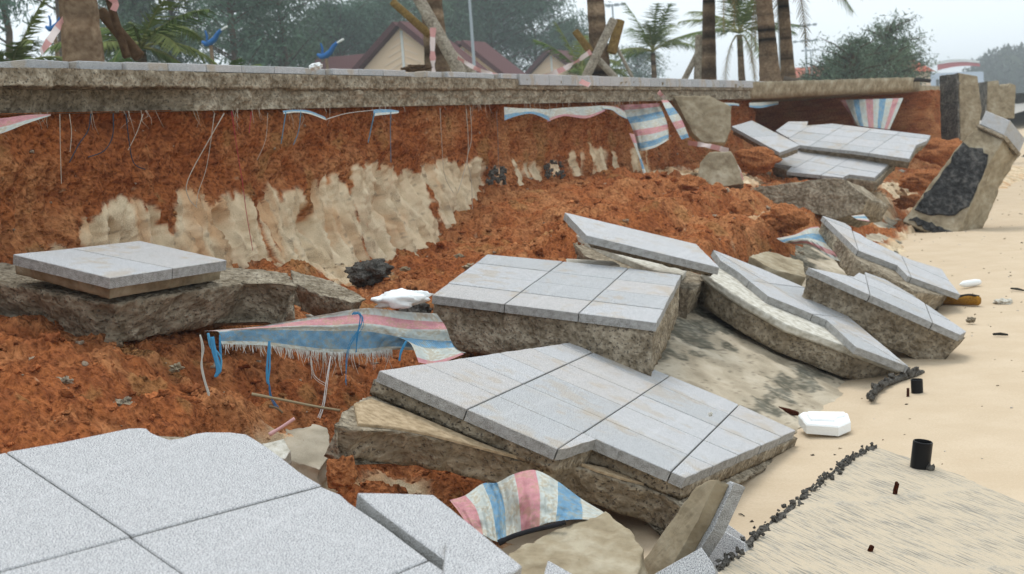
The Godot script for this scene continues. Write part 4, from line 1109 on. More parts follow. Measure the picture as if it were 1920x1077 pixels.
	# scraps along the underside of the promenade edge
	var scr := [[[945, 201, 975, 203, 1005, 204, 1030, 206], [946, 226, 972, 217, 1000, 214, 1032, 228], 0.3, "white and blue scrap of sheet under the broken edge"], [[1028, 205, 1060, 202, 1100, 200, 1130, 198], [1026, 229, 1058, 218, 1100, 222, 1135, 208], 0.75, "pink and white scrap of sheet under the broken edge beside the hanging sheet"], [[1128, 198, 1145, 199, 1160, 202, 1172, 210], [1130, 204, 1148, 207, 1160, 216, 1176, 224], 0.2, "whitish scrap of sheet at the corner of the cliff"], [[700, 206, 715, 205, 735, 206, 748, 208], [700, 218, 715, 216, 735, 214, 748, 212], 0.55, "blue scrap of sheet hanging from the broken edge"], [[530, 208, 555, 206, 580, 208, 610, 220], [532, 214, 555, 211, 580, 214, 612, 226], 0.55, "blue scrap of sheet trailing along the broken edge"], [[-60, 222, 0, 222, 50, 216, 95, 214], [-60, 262, 0, 251, 50, 232, 95, 217], 0.05, "grey and pink sheet hem sticking out under the left end of the edge"], [[1350, 193, 1372, 193, 1380, 194, 1386, 195], [1350, 199, 1372, 198, 1380, 198, 1386, 199], 0.3, "white shred of sheet under the edge beyond the tall plate"], [[1405, 193, 1425, 192, 1445, 191, 1460, 190], [1405, 201, 1425, 203, 1445, 199, 1460, 196], 0.3, "ragged white shred of sheet above the narrow white slab"]]
	for s in scr:
		var dd := []
		for r in 2:
			var row := []
			for p in pts(s[r]): row.append((CB.inverse() * (on_x(p.x, p.y, -4.93 + 0.03 * r) - CC)).z * -1.0)
			dd.append(row)
		m = cloth([s[0], s[1]], [0, .3, .6, .9], [s[2], s[2] + 0.35], dd, 7, 0.008)
		single("sheet_scrap", m, M.tarp, s[3], "plastic scrap")
	# strands and roots hanging down the cliff
	var pale := Color(0.52, 0.46, 0.38)
	var blue := Color(0.045, 0.065, 0.09)
	var st := [[[112, 214, 113, 280, 115, 345], 0.004, pale, "pale root hanging at the left of the cliff"], [[170, 214, 165, 245, 148, 270, 130, 305], 0.006, blue, "dark blue strand curling to the left on the cliff"], [[212, 213, 211, 255, 195, 283, 165, 295], 0.006, blue, "dark blue strand hooked at its end on the cliff"], [[236, 213, 241, 258, 250, 305, 272, 318], 0.006, blue, "dark blue strand trailing to the right on the cliff"], [[130, 214, 134, 250, 131, 285], 0.004, pale, "short pale root next to the dark blue strands"], [[268, 214, 258, 245, 240, 282], 0.004, pale, "pale slanted root right of the dark blue strands"], [[420, 213, 392, 262, 352, 338, 354, 372, 370, 390], 0.0055, pale, "long pale cord looping down to the sand bed"], [[402, 213, 388, 310, 372, 360, 368, 388], 0.004, pale, "second pale cord joining the long looped cord"], [[434, 209, 446, 290, 455, 345, 462, 400, 474, 470], 0.004, Color(0.5, 0.06, 0.09), "long red string hanging over the sand bed"], [[471, 210, 467, 250], 0.004, Color(0.5, 0.06, 0.09), "short red string beside the long red one"], [[536, 210, 527, 270], 0.006, Color(0.14, 0.28, 0.38), "blue-grey strand below the trailing blue scrap"], [[564, 210, 560, 245, 550, 272], 0.006, Color(0.14, 0.28, 0.38), "crooked blue-grey strand below the trailing blue scrap"], [[502, 212, 498, 262, 482, 300], 0.003, pale, "thin pale root left of the blue-grey strands"], [[702, 212, 695, 245, 690, 268], 0.008, Color(0.12, 0.26, 0.36), "blue strand under the hanging blue scrap"], [[733, 210, 732, 240, 733, 305], 0.006, Color(0.14, 0.24, 0.32), "long blue strand under the hanging blue scrap"], [[825, 202, 829, 280, 834, 330, 850, 362], 0.0045, pale, "single pale cord down the middle of the cliff"], [[882, 202, 884, 260, 876, 300, 884, 340, 886, 415], 0.006, pale, "knotted pale cord reaching the red mound"], [[874, 205, 878, 280, 868, 330, 858, 362], 0.006, pale, "pale cord twisted with the knotted one"], [[931, 210, 934, 270, 934, 320], 0.005, Color(0.25, 0.22, 0.2), "dark cord hanging above the black cinders"], [[612, 224, 650, 213, 700, 207], 0.005, Color(0.6, 0.57, 0.52), "pale cord sagging along the underside of the edge"]]
	for s in st:
		b = MB.new()
		strand(b, s[0], 0.0, s[1] * 0.62, s[2] * 0.8, -4.90)
		single("hanging_strand", b, M.string, s[3], "strand", "strands hanging from the broken edge")
	# roots in tufts
	b = MB.new()
	for k in 240:
		var z := -exp(rng.randf_range(log(5.0), log(20.0)))
		if n1.get_noise_1d(z * 2.0) < 0.0: continue
		var a := Vector3(-4.95 + rng.randf_range(-0.03, 0.04), 1.965, z)
		var L := rng.randf_range(0.04, 0.15)
		b.tube([a, a + Vector3(rng.randf_range(-.01, .02), -L * 0.6, rng.randf_range(-.03, .03)), a + Vector3(rng.randf_range(-.01, .03), -L, rng.randf_range(-.05, .05))], [0.0016, 0.0013, 0.0006], 4, Color(0.5, 0.44, 0.36).lerp(Color(0.25, 0.2, 0.15), rng.randf() * 0.6))
	var roots := single("hanging_rootlets", b, M.string, "fine rootlets and threads hanging in tufts under the broken edge", "rootlets")
	roots.set_meta("kind", "stuff")
	# cinders in the sand bed of the cliff
	for e in [[930, 328, "black cinder nest in the sand bed below the dark cord"], [1040, 318, "black cinder nest in the sand bed right of the dark cord"]]:
		b = MB.new()
		for k in 40:
			var p := on_x(e[0] + rng.randf_range(-18, 18), e[1] + rng.randf_range(-14, 14), -4.86)
			blob(b, p, Vector3.ONE * rng.randf_range(0.008, 0.03), Color.WHITE, k, 0.6, 7, 5)
		single("cinder_nest", b, M.rock, e[2], "cinders").set_meta("kind", "stuff")

# ---------------------------------------------------------------- things on the sand and the bank
func make_litter() -> void:
	# foam box lid
	var p := on_y(1545, 800, 0.0)
	var t := thing("foam_box", "broken white foam box bottom lying on the sand by the rusty bar", "foam box", p)
	var fr := {"o": p + Vector3(0, 0.055, 0), "n": Vector3(0.05, 1, 0.12).normalized(), "u": Vector3.RIGHT, "v": Vector3.FORWARD}
	fr = frame(fr.o, fr.n, on_y(1595, 780, 0.05) - on_y(1498, 778, 0.05))
	var b := MB.new()
	var ol := flat2(fr, pts([1497, 777, 1512, 795, 1572, 800, 1595, 790, 1590, 774, 1505, 772]))
	prism(b, jag(ol, 0.04, 0.006), fr, 0.0, -0.055, 0.008)
	part(t, "tray", b, M.white_foam)
	b = MB.new()
	prism(b, flat2(fr, pts([1513, 779, 1519, 789, 1565, 791, 1570, 785, 1586, 781, 1584, 775, 1514, 774])), fr, 0.010, 0.0, 0.006)
	part(t, "rim", b, M.white_foam)
	b = MB.new()
	prism(b, flat2(fr, pts([1446, 783, 1455, 780, 1464, 786, 1456, 789])), fr, -0.03, -0.05, 0.004)
	single("foam_scrap", b, M.white_foam, "small white foam scrap at the lower corner of the large slab", "foam scrap")
	# rusty flat bar
	b = MB.new()
	var a := on_y(1440, 766, 0.03); var z := on_y(1496, 776, 0.02)
	b.tube([a, a.lerp(z, 0.3) + Vector3(0, 0.008, 0), a.lerp(z, 0.7), z], [0.008, 0.014, 0.02, 0.012], 6)
	single("rusty_bar", b, M.rust, "short rusty bar lying at the toe of the revetment", "metal bar")
	# white bottle, yellow float, shell
	a = on_y(1799, 534, 0.03); z = on_y(1839, 529, 0.03)
	b = MB.new()
	b.tube([a, a.lerp(z, 0.06), a.lerp(z, 0.2), a.lerp(z, 0.75), a.lerp(z, 0.95), z], [0.004, 0.014, 0.03, 0.033, 0.024, 0.012], 12)
	single("plastic_bottle", b, M.white_foam, "white plastic bottle lying on the open sand", "bottle")
	a = on_y(1766, 563, 0.035); z = on_y(1838, 564, 0.035)
	b = MB.new()
	b.tube([a, a.lerp(z, 0.03), a.lerp(z, 0.5), a.lerp(z, 0.95), z], [0.02, 0.038, 0.04, 0.042, 0.03], 12)
	t = thing("yellow_float", "ochre foam float with a dark strap at the tip of the farther slab", "float", a)
	part(t, "body", b, M.yellow_foam)
	b = MB.new()
	strand(b, [1790, 558, 1815, 553, 1836, 556], 12.0, 0.012, Color(0.03, 0.03, 0.03))
	part(t, "strap", b, M.string)
	lump("white_stone", "flat whitish stone on the sand right of the yellow float", "stone", on_y(1880, 566, 0.0), Vector3(0.08, 0.03, 0.06), M.bed, Color.WHITE, 4, "", 0.3)
	lump("stone", "small grey pebble on the sand below the yellow float", "stone", on_y(1820, 600, 0.01), Vector3(0.035, 0.025, 0.03), M.concrete, Color.WHITE, 2)
	lump("stone", "grey stone at the foot of the fallen parapet", "stone", on_y(1818, 430, 0.0), Vector3(0.13, 0.07, 0.08), M.rock, Color.WHITE, 7)
	lump("stone", "dark stone on the far sand right of the fallen parapet", "stone", on_y(1850, 348, 0.0), Vector3(0.2, 0.09, 0.12), M.concrete, Color.WHITE, 9)
	for e in [[1862, 627, 1890, 628, "black stick lying on the open sand below the pebble"], [1896, 541, 1920, 545, "thin dark stick at the edge of the sand beside the white stone"], [1385, 964, 1396, 968, "tiny dark twig on the sand near the propped tile"]]:
		b = MB.new()
		a = on_y(e[0], e[1], 0.012); z = on_y(e[2], e[3], 0.012)
		b.tube([a, a.lerp(z, 0.5) + Vector3(0, 0.004, 0), z], [0.008, 0.011, 0.007] if e[0] > 1500 else [0.002, 0.003, 0.002], 6, Color(0.03, 0.028, 0.025))
		single("stick", b, M.string, e[4], "stick")
	# bits on the far sand
	for k in 16:
		var q := on_y(rng.randf_range(1845, 1925), rng.randf_range(285, 345), 0.0)
		lump("beach_debris", "dark scrap washed up on the far sand by the fallen parapet", "debris", q, Vector3(rng.randf_range(0.05, 0.13), 0.03, rng.randf_range(0.04, 0.12)), M.rock, Color.WHITE, k, "dark scraps on the far sand")
	# foam bag by the thick block
	b = MB.new()
	var bag := at_depth(745, 562, 6.95)
	blob(b, bag, Vector3(0.13, 0.045, 0.09), Color.WHITE, 12, 0.25, 24, 14)
	a = at_depth(770, 557, 7.0)
	blob(b, a, Vector3(0.11, 0.035, 0.07), Color.WHITE, 15, 0.25, 20, 12)
	single("foam_bag", b, M.white_foam, "crumpled white foam bag lying between the rock and the thick block", "bag")
	# small broken pieces among the slabs
	for e in [[1400, 345, -4.0], [1412, 322, -4.1], [1352, 330, -4.2], [1300, 300, -4.4], [1425, 352, -3.7], [1640, 352, -3.2], [1662, 345, -3.1], [1690, 318, -3.2], [1530, 425, -2.9], [1480, 470, -2.9], [1420, 452, -3.1], [1395, 448, -3.1], [1495, 478, -2.6], [1560, 500, -2.35], [1250, 415, -3.9], [1020, 455, -4.0], [880, 500, -3.95], [860, 470, -4.3], [760, 505, -4.4], [640, 545, -4.2], [590, 600, -3.95], [330, 690, -3.75], [120, 720, -3.8], [430, 745, -3.6], [560, 770, -3.5], [230, 760, -3.6], [1730, 300, -3.4], [1745, 325, -3.0], [1715, 352, -2.9]]:
		var c := on_x(e[0], e[1], e[2])
		c.y = minf(c.y, soil_height(c.x, c.z) + 0.06)
		var sz := rng.randf_range(0.02, 0.055) * (0.6 + 0.05 * absf(c.z))
		lump("rubble_piece", "small broken lump of concrete lying among the collapsed slabs and earth", "rubble", c, Vector3(sz, sz * rng.randf_range(0.4, 0.7), sz * rng.randf_range(0.6, 1.0)), M[["concrete_pale", "concrete", "bed"][rng.randi() % 3]], Color.WHITE, int(e[0]), "loose rubble pieces", 0.5)
	# cane and ribbon on the bank
	b = MB.new()
	strand(b, [472, 739, 540, 752, 590, 762, 638, 770], 5.7, 0.007, Color(0.30, 0.24, 0.15))
	single("cane", b, M.string, "thin brown cane lying on the red bank below the torn sheet", "cane")
	b = MB.new()
	strand(b, [505, 762, 520, 766, 530, 775], 5.6, 0.006, Color(0.16, 0.11, 0.07))
	single("twig", b, M.string, "short dark twig under the brown cane", "twig")
	b = MB.new()
	strand(b, [505, 815, 530, 800, 552, 785], 5.15, 0.008, Color(0.62, 0.38, 0.38))
	single("ribbon", b, M.string, "pale pink ribbon on the sandy screed", "ribbon")
	# shell on the large slab and specks
	lump("pebble", "tiny cream pebble lying on the lower tiles of the large slab", "pebble", at_depth(1332, 777, 6.63), Vector3(0.012, 0.010, 0.012), M.bed, Color.WHITE, 3)
	for e in [[1100, 570, 1165, 580, 1220, 600, 1290, 602]]: pass
	tape([[1290, 268, 17.2], [1330, 274, 17.0], [1366, 283, 16.8]], 0.06, "red and white tape lying along the low concrete plate")
	tape([[1368, 296, 16.4], [1382, 318, 16.2], [1390, 340, 16.1]], 0.07, "red and white tape hanging over the end of the low concrete plate")
	tape([[1235, 172, 17.0], [1240, 178, 16.9], [1246, 184, 16.9]], 0.06, "short end of red and white tape at the top of the tall leaning plate")
	tape([[1088, 152, 14.0], [1096, 156, 13.95], [1106, 160, 13.9]], 0.05, "crumpled bit of red and white tape on the edge stones")
func tape(q: Array, w: float, label: String) -> void:
	var b := MB.new()
	var o := []
	for e in q: o.append(at_depth(e[0], e[1], e[2]))
	var n := 14
	var run := 0.0
	var lastp: Vector3 = o[0]
	for k in n + 1:
		var f := float(k) / n * (o.size() - 1)
		var c := mini(int(f), o.size() - 2)
		var p: Vector3 = (o[c] as Vector3).cubic_interpolate(o[c + 1], o[maxi(c - 1, 0)], o[mini(c + 2, o.size() - 1)], f - c)
		run += p.distance_to(lastp); lastp = p
		var tw := n1.get_noise_1d(run * 2.0 + q[0][0]) * 2.0
		var d: Vector3 = ((o[c + 1] - o[c]) as Vector3).normalized()
		var s := d.cross(CC - p).normalized().rotated(d, tw) * w * 0.5
		b.vert(p - s, Color.WHITE, Vector2(run * 3.0, 0)); b.vert(p + s, Color.WHITE, Vector2(run * 3.0, 1))
	b.grid(0, 2, n + 1, false, false)
	single("barrier_tape", b, M.tape, label, "barrier tape")

# ---------------------------------------------------------------- background
func frond(b: MB, base: Vector3, dir: Vector3, len: float, droop: float, col: Color, leaflets := 34, wid := 0.5) -> void:
	var prev := base
	var d := dir.normalized()
	var mid := []
	var k := 12
	for s in k + 1:
		mid.append(prev)
		d = (d + Vector3.DOWN * droop / k).normalized()
		prev = prev + d * len / k
	b.tube(mid, [0.028, 0.024, 0.02, 0.016, 0.012, 0.01, 0.008, 0.006], 4, col.lerp(Color(0.35, 0.3, 0.12), 0.5))
	for s in leaflets:
		var f := (0.15 + 0.85 * s / leaflets) * k
		var c := mini(int(f), k - 1)
		var p: Vector3 = mid[c].lerp(mid[c + 1], f - c)
		var along: Vector3 = (mid[c + 1] - mid[c]).normalized()
		var side := along.cross(Vector3.UP).normalized()
		for sg in [-1, 1]:
			var L: float = wid * (0.45 + 0.9 * sin(PI * clampf(f / k * 0.92 + 0.08, 0, 1))) * rng.randf_range(0.75, 1.1)
			var tip: Vector3 = p + (side * sg + along * 0.75 + Vector3.DOWN * rng.randf_range(0.15, 0.75)).normalized() * L
			var wv: Vector3 = along * 0.022
			b.tri(p - wv, p + wv, tip, Vector3.UP, col * rng.randf_range(0.75, 1.2))
func palm(label: String, px: float, dep: float, r: float, height: float, lean: Vector2, fronds: int, flen: float, sd: int, dead := 0, low := -0.25, bend := 1.9) -> Node3D:
	rng.seed = sd
	var g := at_depth(px, 130, dep)
	g.y = 2.17
	var t := thing("palm_tree", label, "palm tree", g, "palms along the promenade")
	var b := MB.new()
	var n := 60
	var w := 16
	var top := g
	for j in n + 1:
		var f := float(j) / n
		var c := g + Vector3(lean.x * f, height * f, lean.y * f)
		top = c
		var rr := r * (1.0 + 0.35 * pow(1.0 - f, 6.0) - 0.25 * f)
		rr *= 1.0 + 0.05 * absf(fposmod(f * height / 0.16, 1.0) - 0.5) + 0.03 * n1.get_noise_2d(f * 20.0, sd)
		var tone := 0.70 + 0.8 * n1.get_noise_2d(f * height * 2.6, sd * 3.0) - (0.40 if fposmod(f * height / 0.16 + 0.3 * n1.get_noise_1d(f * 9.0), 1.0) < 0.16 else 0.0)
		for i in w:
			var th := TAU * i / w
			var bump := 1.0 + 0.05 * n1.get_noise_3d(cos(th) * 2.0, f * height * 4.0, sin(th) * 2.0 + sd)
			b.vert(c + Vector3(cos(th), 0, sin(th)) * rr * bump, Color(tone, tone * 0.97, tone * 0.93))
	b.grid(0, w, n + 1, true, false)
	part(t, "trunk", b, M.bark)
	b = MB.new()
	for k in fronds:
		var th := TAU * k * 0.382 + rng.randf() * 0.4
		var el := rng.randf_range(low, 1.35)
		frond(b, top + Vector3(0, 0.05, 0), Vector3(cos(th) * cos(el), sin(el), sin(th) * cos(el)), flen * rng.randf_range(0.8, 1.1), rng.randf_range(0.3 * bend, bend), Color(0.09, 0.14, 0.045).lerp(Color(0.2, 0.2, 0.07), rng.randf() * 0.6), 40, flen * 0.27)
	part(t, "crown", b, M.leaf)
	if dead > 0:
		b = MB.new()
		for k in dead:
			var th := rng.randf() * TAU
			frond(b, top + Vector3(cos(th), -0.1, sin(th)) * 0.12, Vector3(cos(th), -0.7, sin(th)), flen * rng.randf_range(0.7, 1.1), 3.5, Color(0.26, 0.19, 0.11), 26, 0.3)
		part(t, "dead_fronds", b, M.leaf)
	return t
func prop(a: Vector2, z: Vector2, dep: float, r: float, m: String, label: String, dz := 0.0) -> void:
	var b := MB.new()
	var p := at_depth(a.x, a.y, dep); var q := at_depth(z.x, z.y, dep + dz)
	b.tube([p, p.lerp(q, 0.02), p.lerp(q, 0.5), p.lerp(q, 0.98), q], [r * 0.9, r, r * 1.05, r * 1.1, r], 10)
	single("palm_prop", b, M[m], label, "wooden prop", "props holding up the palms")
func casuarina(label: String, px: float, dep: float, height: float, rad: float, leaves: int, sd: int, tone: Color, base_y := 2.1, density := 90) -> void:
	rng.seed = sd
	var g := at_depth(px, 130, dep)
	g.y = base_y
	var t := thing("casuarina_tree", label, "tree", g, "casuarina trees behind the houses")
	var b := MB.new()
	var L := MB.new()
	var ls := clampf(rad / 3.6, 0.38, 1.0)
	var trunk := []
	for k in 9: trunk.append(g + Vector3(0.25 * n1.get_noise_2d(k * 0.7, sd), height * 0.95 * k / 8.0, 0.25 * n1.get_noise_2d(k * 0.7, sd + 40)))
	b.tube(trunk, [0.22, 0.2, 0.18, 0.15, 0.13, 0.1, 0.08, 0.05, 0.02], 7, Color(0.45, 0.42, 0.4))
	for k in density:
		var f := 0.12 + 0.88 * pow(rng.randf(), 0.8)
		var th := rng.randf() * TAU
		var reach := rad * (0.35 + 0.65 * sin(PI * clampf(0.12 + f * 0.85, 0, 1))) * rng.randf_range(0.35, 1.1)
		var a := g + Vector3(0, height * f * 0.9, 0)
		var e := a + Vector3(cos(th) * reach, reach * rng.randf_range(0.1, 0.75), sin(th) * reach)
		b.tube([a, a.lerp(e, 0.5) + Vector3(0, 0.1, 0), e], [0.05, 0.03, 0.01], 4, Color(0.35, 0.33, 0.31))
		var nl := leaves / density
		var cr := rng.randf_range(0.55, 1.15) * rad * 0.27
		var c0 := tone * rng.randf_range(0.7, 1.25)
		for s in nl:
			var p := a.lerp(e, rng.randf_range(0.35, 1.1)) + Vector3(rng.randfn(), rng.randfn() * 0.75, rng.randfn()) * cr * 0.55
			var d := Vector3(rng.randfn(), rng.randfn() - 0.5, rng.randfn()).normalized() * rng.randf_range(0.25, 0.6) * ls
			var w := d.cross(Vector3(rng.randfn(), rng.randfn(), rng.randfn())).normalized() * rng.randf_range(0.03, 0.07) * ls
			L.tri(p - w, p + w, p + d, Vector3.UP, c0 * rng.randf_range(0.8, 1.2))
	part(t, "trunk", b, M.bark)
	part(t, "crown", L, M.leaf)
func house(label: String, apex: Vector2, dep: float, half: float, rise: float, length: float) -> void:
	var a := at_depth(apex.x, apex.y, dep)
	var g := Vector3(a.x, 2.17, a.z)
	var t := thing("gabled_house", label, "house", g, "row of gabled houses")
	var ye := a.y - rise
	var b := MB.new()
	var l := Vector3(-half, 0, 0); var r := Vector3(half, 0, 0)
	var back := Vector3(0, 0, -length)
	var e := Vector3(a.x, ye, a.z)
	var f := Vector3(a.x, 2.1, a.z)
	b.quad(f + l, f + r, e + r, e + l, Vector3.BACK); b.tri(e + l, e + r, a, Vector3.BACK)
	b.quad(f + l + back, f + r + back, e + r + back, e + l + back, Vector3.FORWARD); b.tri(e + l + back, e + r + back, a + back, Vector3.FORWARD)
	b.quad(f + l, e + l, e + l + back, f + l + back, Vector3.LEFT); b.quad(f + r, e + r, e + r + back, f + r + back, Vector3.RIGHT)
	part(t, "wall", b, M.cream)
	b = MB.new()
	var over := 0.55
	var th := 0.28
	for s in [-1.0, 1.0]:
		var dn := Vector3(s * half, -rise, 0).normalized()
		var nm := Vector3(s * rise, half, 0).normalized()
		var o := a + Vector3(0, 0.02, over) + nm * 0.02
		var run := dn * (Vector2(half, rise).length() + 0.7)
		b.box(o, run, nm * th, Vector3(0, 0, -length - 2 * over))
	part(t, "roof", b, M.roof)
	b = MB.new()
	b.box(Vector3(a.x - 0.07, ye - 2.0, a.z), Vector3(0.14, 0, 0), Vector3(0, rise + 1.8, 0), Vector3(0, 0, 0.05))
	part(t, "centre_strip", b, M.white_trim)
	for s in [-1.0, 1.0]:
		for k in 11:
			var y0 := a.y - 0.55 - k * 0.34
			var w := minf(half * 0.95, (a.y - y0) * half / rise * 0.52)
			b = MB.new()
			b.box(Vector3(a.x + s * 0.1, y0, a.z), Vector3(s * w, -w * 0.42, 0), Vector3(0, 0.07, 0), Vector3(0, 0, 0.04))
			part(t, "batten", b, M.cream_pale)
func mast(label: String, px: float, ytop: float, dep: float, r: float, arms: Array) -> void:
	var top := at_depth(px, ytop, dep)
	var b := MB.new()
	var g := Vector3(top.x, 2.1, top.z)
	var t := thing("lamp_mast", label, "lamp mast", g, "lamp masts")
	b.tube([g, g.lerp(top, 0.5), top], [r, r * 0.85, r * 0.7], 8)
	part(t, "pole", b, M.steel)
	for y in arms:
		b = MB.new()
		var c := top - Vector3(0, y, 0)
		b.box(c + Vector3(-1.1, -0.04, -0.04), Vector3(2.2, 0, 0), Vector3(0, 0.08, 0), Vector3(0, 0, 0.08))
		for s in [-1.1, -0.4, 0.3, 0.9]: b.box(c + Vector3(s - 0.1, -0.1, -0.15), Vector3(0.35, 0, 0), Vector3(0, 0.22, 0), Vector3(0, 0, 0.3))
		part(t, "lamp_arm", b, M.steel)
func bracket(label: String, px: float, py: float, dep: float) -> void:
	var c := at_depth(px, py, dep)
	var g := Vector3(c.x, 2.1, c.z)
	var k := dep / FPX
	var t := thing("street_lamp", label, "street lamp", g, "blue street lamps")
	var b := MB.new()
	b.tube([g, c + Vector3(-8, -12, 0) * k], [0.05, 0.04], 6)
	part(t, "pole", b, M.bark)
	b = MB.new()
	var o := []
	for q in [[-26, -8], [-18, -13], [-8, -12], [2, -6], [10, 4], [18, 10]]: o.append(c + Vector3(q[0], q[1], 0) * k)
	b.tube(o, [2.5 * k, 5.0 * k, 6.0 * k, 5.0 * k, 4.0 * k, 3.0 * k], 8)
	b.tube([c + Vector3(-16, -10, 0) * k, c + Vector3(-14, 2, 0) * k, c + Vector3(-17, 12, 0) * k], [2.5 * k, 2.2 * k, 1.5 * k], 6)
	part(t, "bracket", b, M.blue_paint)
	b = MB.new()
	b.tube([c + Vector3(17, 9, 0) * k, c + Vector3(26, 13, 0) * k, c + Vector3(32, 15, 0) * k], [1.5 * k, 2.5 * k, 2.0 * k], 8)
	part(t, "lamp_head", b, M.white_trim)
func make_background() -> void:
	# palms and their props
	palm("thick palm trunk ringed brown, standing at the left end of the promenade", 158, 11.0, 0.125, 5.5, Vector2(0.03, 0), 16, 2.6, 101)
	palm("dark palm trunk with a thick plank leaning on it before the houses", 822, 21.6, 0.16, 5.8, Vector2(-0.12, 0), 16, 2.6, 102)
	palm("palm trunk strapped between crossed props right of the houses", 1126, 26.0, 0.155, 5.8, Vector2(-0.05, 0), 16, 2.6, 103)
	palm("leaning palm trunk with a stubby post beside it", 1326, 32.0, 0.15, 5.2, Vector2(0.30, 0), 14, 2.6, 104, 3)
	palm("pale stout palm trunk in the right-hand cluster", 1444, 28.0, 0.175, 3.6, Vector2(-0.10, 0), 22, 2.4, 105, 3)
	palm("slimmer palm trunk beside the stout one with fronds drooping into the sky", 1478, 31.0, 0.14, 2.9, Vector2(-0.05, 0), 22, 2.2, 106, 5)
	palm("young palm with an upright feathery crown against the white sky", 1226, 52.0, 0.11, 2.0, Vector2(0.0, 0), 13, 2.1, 107, 0, 0.25, 1.5)
	palm("young palm with a drooping crown between the older trunks", 1390, 46.0, 0.12, 2.1, Vector2(0.0, 0), 14, 2.2, 108, 2, 0.2, 1.6)
	palm("small low palm bush before the casuarinas", 400, 30.0, 0.08, 0.45, Vector2(0.0, 0), 16, 1.3, 109)
	palm("small ragged palm behind the thick trunk", 268, 24.0, 0.10, 1.3, Vector2(0.0, 0), 16, 1.6, 110)
	palm("small low palm at the left border of the view", 20, 22.0, 0.08, 0.9, Vector2(0.0, 0), 12, 1.3, 111)
	palm("small palm behind the crossed props", 1090, 40.0, 0.08, 0.9, Vector2(0.0, 0), 14, 1.6, 112)
	rng.seed = 77
	prop(Vector2(188, 20), Vector2(262, 108), 11.4, 0.045, "bark_dark", "thick grey prop slanting right from the thick palm trunk")
	prop(Vector2(203, -5), Vector2(238, 108), 11.2, 0.03, "bark_dark", "thin dark prop steeply leaning on the thick palm trunk")
	prop(Vector2(735, 3), Vector2(806, 66), 21.0, 0.055, "bamboo", "mossy bamboo prop rising left from the dark palm trunk")
	prop(Vector2(782, -8), Vector2(866, 142), 20.6, 0.085, "wood", "broad grey plank crossing the dark palm trunk")
	prop(Vector2(846, 98), Vector2(888, 142), 20.8, 0.06, "wood", "low prop behind the broad grey plank")
	prop(Vector2(1151, 36), Vector2(1098, 146), 25.2, 0.075, "wood", "long pale prop crossing in front of the strapped palm trunk")
	prop(Vector2(1163, 38), Vector2(1146, 100), 25.8, 0.085, "bamboo", "olive stub of a prop right of the strapped palm trunk")
	prop(Vector2(1122, 112), Vector2(1155, 148), 25.4, 0.06, "wood", "low pale prop crossing the foot of the strapped palm trunk")
	prop(Vector2(1078, 58), Vector2(1108, 98), 25.8, 0.065, "bamboo", "yellowish prop end left of the strapped palm trunk")
	prop(Vector2(1154, 84), Vector2(1188, 150), 25.9, 0.03, "wood", "thin dark stay right of the strapped palm trunk")
	prop(Vector2(1310, 66), Vector2(1308, 152), 31.0, 0.075, "wood", "stubby dark post beside the leaning palm trunk")
	prop(Vector2(1308, 100), Vector2(1282, 152), 31.0, 0.06, "wood", "short slanting prop left of the stubby post")
	tape([[118, 36, 10.8], [98, 68, 10.6], [76, 99, 10.4]], 0.055, "red and white tape slanting down left of the thick palm trunk")
	tape([[812, 52, 20.4], [811, 95, 20.4], [813, 136, 20.4]], 0.09, "red and white tape hanging straight down the broad plank")
	tape([[858, 108, 20.4], [895, 130, 20.2], [940, 143, 20.0], [985, 148, 20.2]], 0.06, "slack red tape trailing from the broad plank")
	tape([[1012, 146, 24.5], [1060, 128, 24.6], [1108, 97, 24.8]], 0.09, "pale pink tape swooping up to the crossed props")
	tape([[206, -4, 11.1], [217, 6, 11.1], [212, 20, 11.1]], 0.05, "pink tape knotted on the thin dark prop")
	lump("white_bag", "small white bag sitting on the promenade edge left of the houses", "bag", at_depth(592, 125, 9.5), Vector3(0.05, 0.025, 0.05), M.white_foam, Color.WHITE, 3)
	lump("driftwood", "dark driftwood lump lying on the paving before the dark palm", "driftwood", at_depth(780, 128, 19.0), Vector3(0.2, 0.05, 0.12), M.bark, Color(0.4, 0.35, 0.3), 8)
	# dead branch across the far edge
	var b := MB.new()
	strand(b, [1470, 147, 1500, 153, 1535, 157, 1580, 155, 1620, 150], 27.0, 0.05, Color(0.14, 0.11, 0.09))
	single("dead_branch", b, M.string, "dark dead branch lying along the far promenade edge", "branch")
	b = MB.new()
	strand(b, [1705, 150, 1725, 150, 1745, 152], 29.5, 0.05, Color(0.05, 0.045, 0.04))
	single("dead_branch", b, M.string, "black piece of flotsam on top of the far overhang", "branch")
	# houses
	house("gabled house with a cream front left of the dark palm trunk", Vector2(752, 50), 75.0, 3.9, 3.3, 2.6)
	house("gabled house with its brown roof sloping behind the broad plank", Vector2(868, 84), 90.0, 3.9, 3.3, 2.6)
	house("farther gabled house behind the crossed props", Vector2(1033, 100), 108.0, 3.9, 3.3, 2.6)
	var lw := at_depth(625, 108, 84.0)
	var t := thing("low_wing", "low brown-roofed wing left of the first gabled house", "house", Vector3(lw.x, 2.17, lw.z))
	b = MB.new()
	b.box(Vector3(lw.x - 1.8, 2.1, lw.z - 4), Vector3(4.4, 0, 0), Vector3(0, lw.y - 3.2, 0), Vector3(0, 0, 4))
	part(t, "wall", b, M.cream)
	b = MB.new()
	b.box(Vector3(lw.x - 2.0, lw.y - 1.3, lw.z + 0.6), Vector3(5.0, 0, 0), Vector3(0, 1.3, -2.2), Vector3(0, 0.15, 0.1))
	b.box(Vector3(lw.x - 2.0, lw.y, lw.z - 1.6), Vector3(5.0, 0, 0), Vector3(0, -1.3, -2.2), Vector3(0, 0.15, -0.1))
	part(t, "roof", b, M.roof)
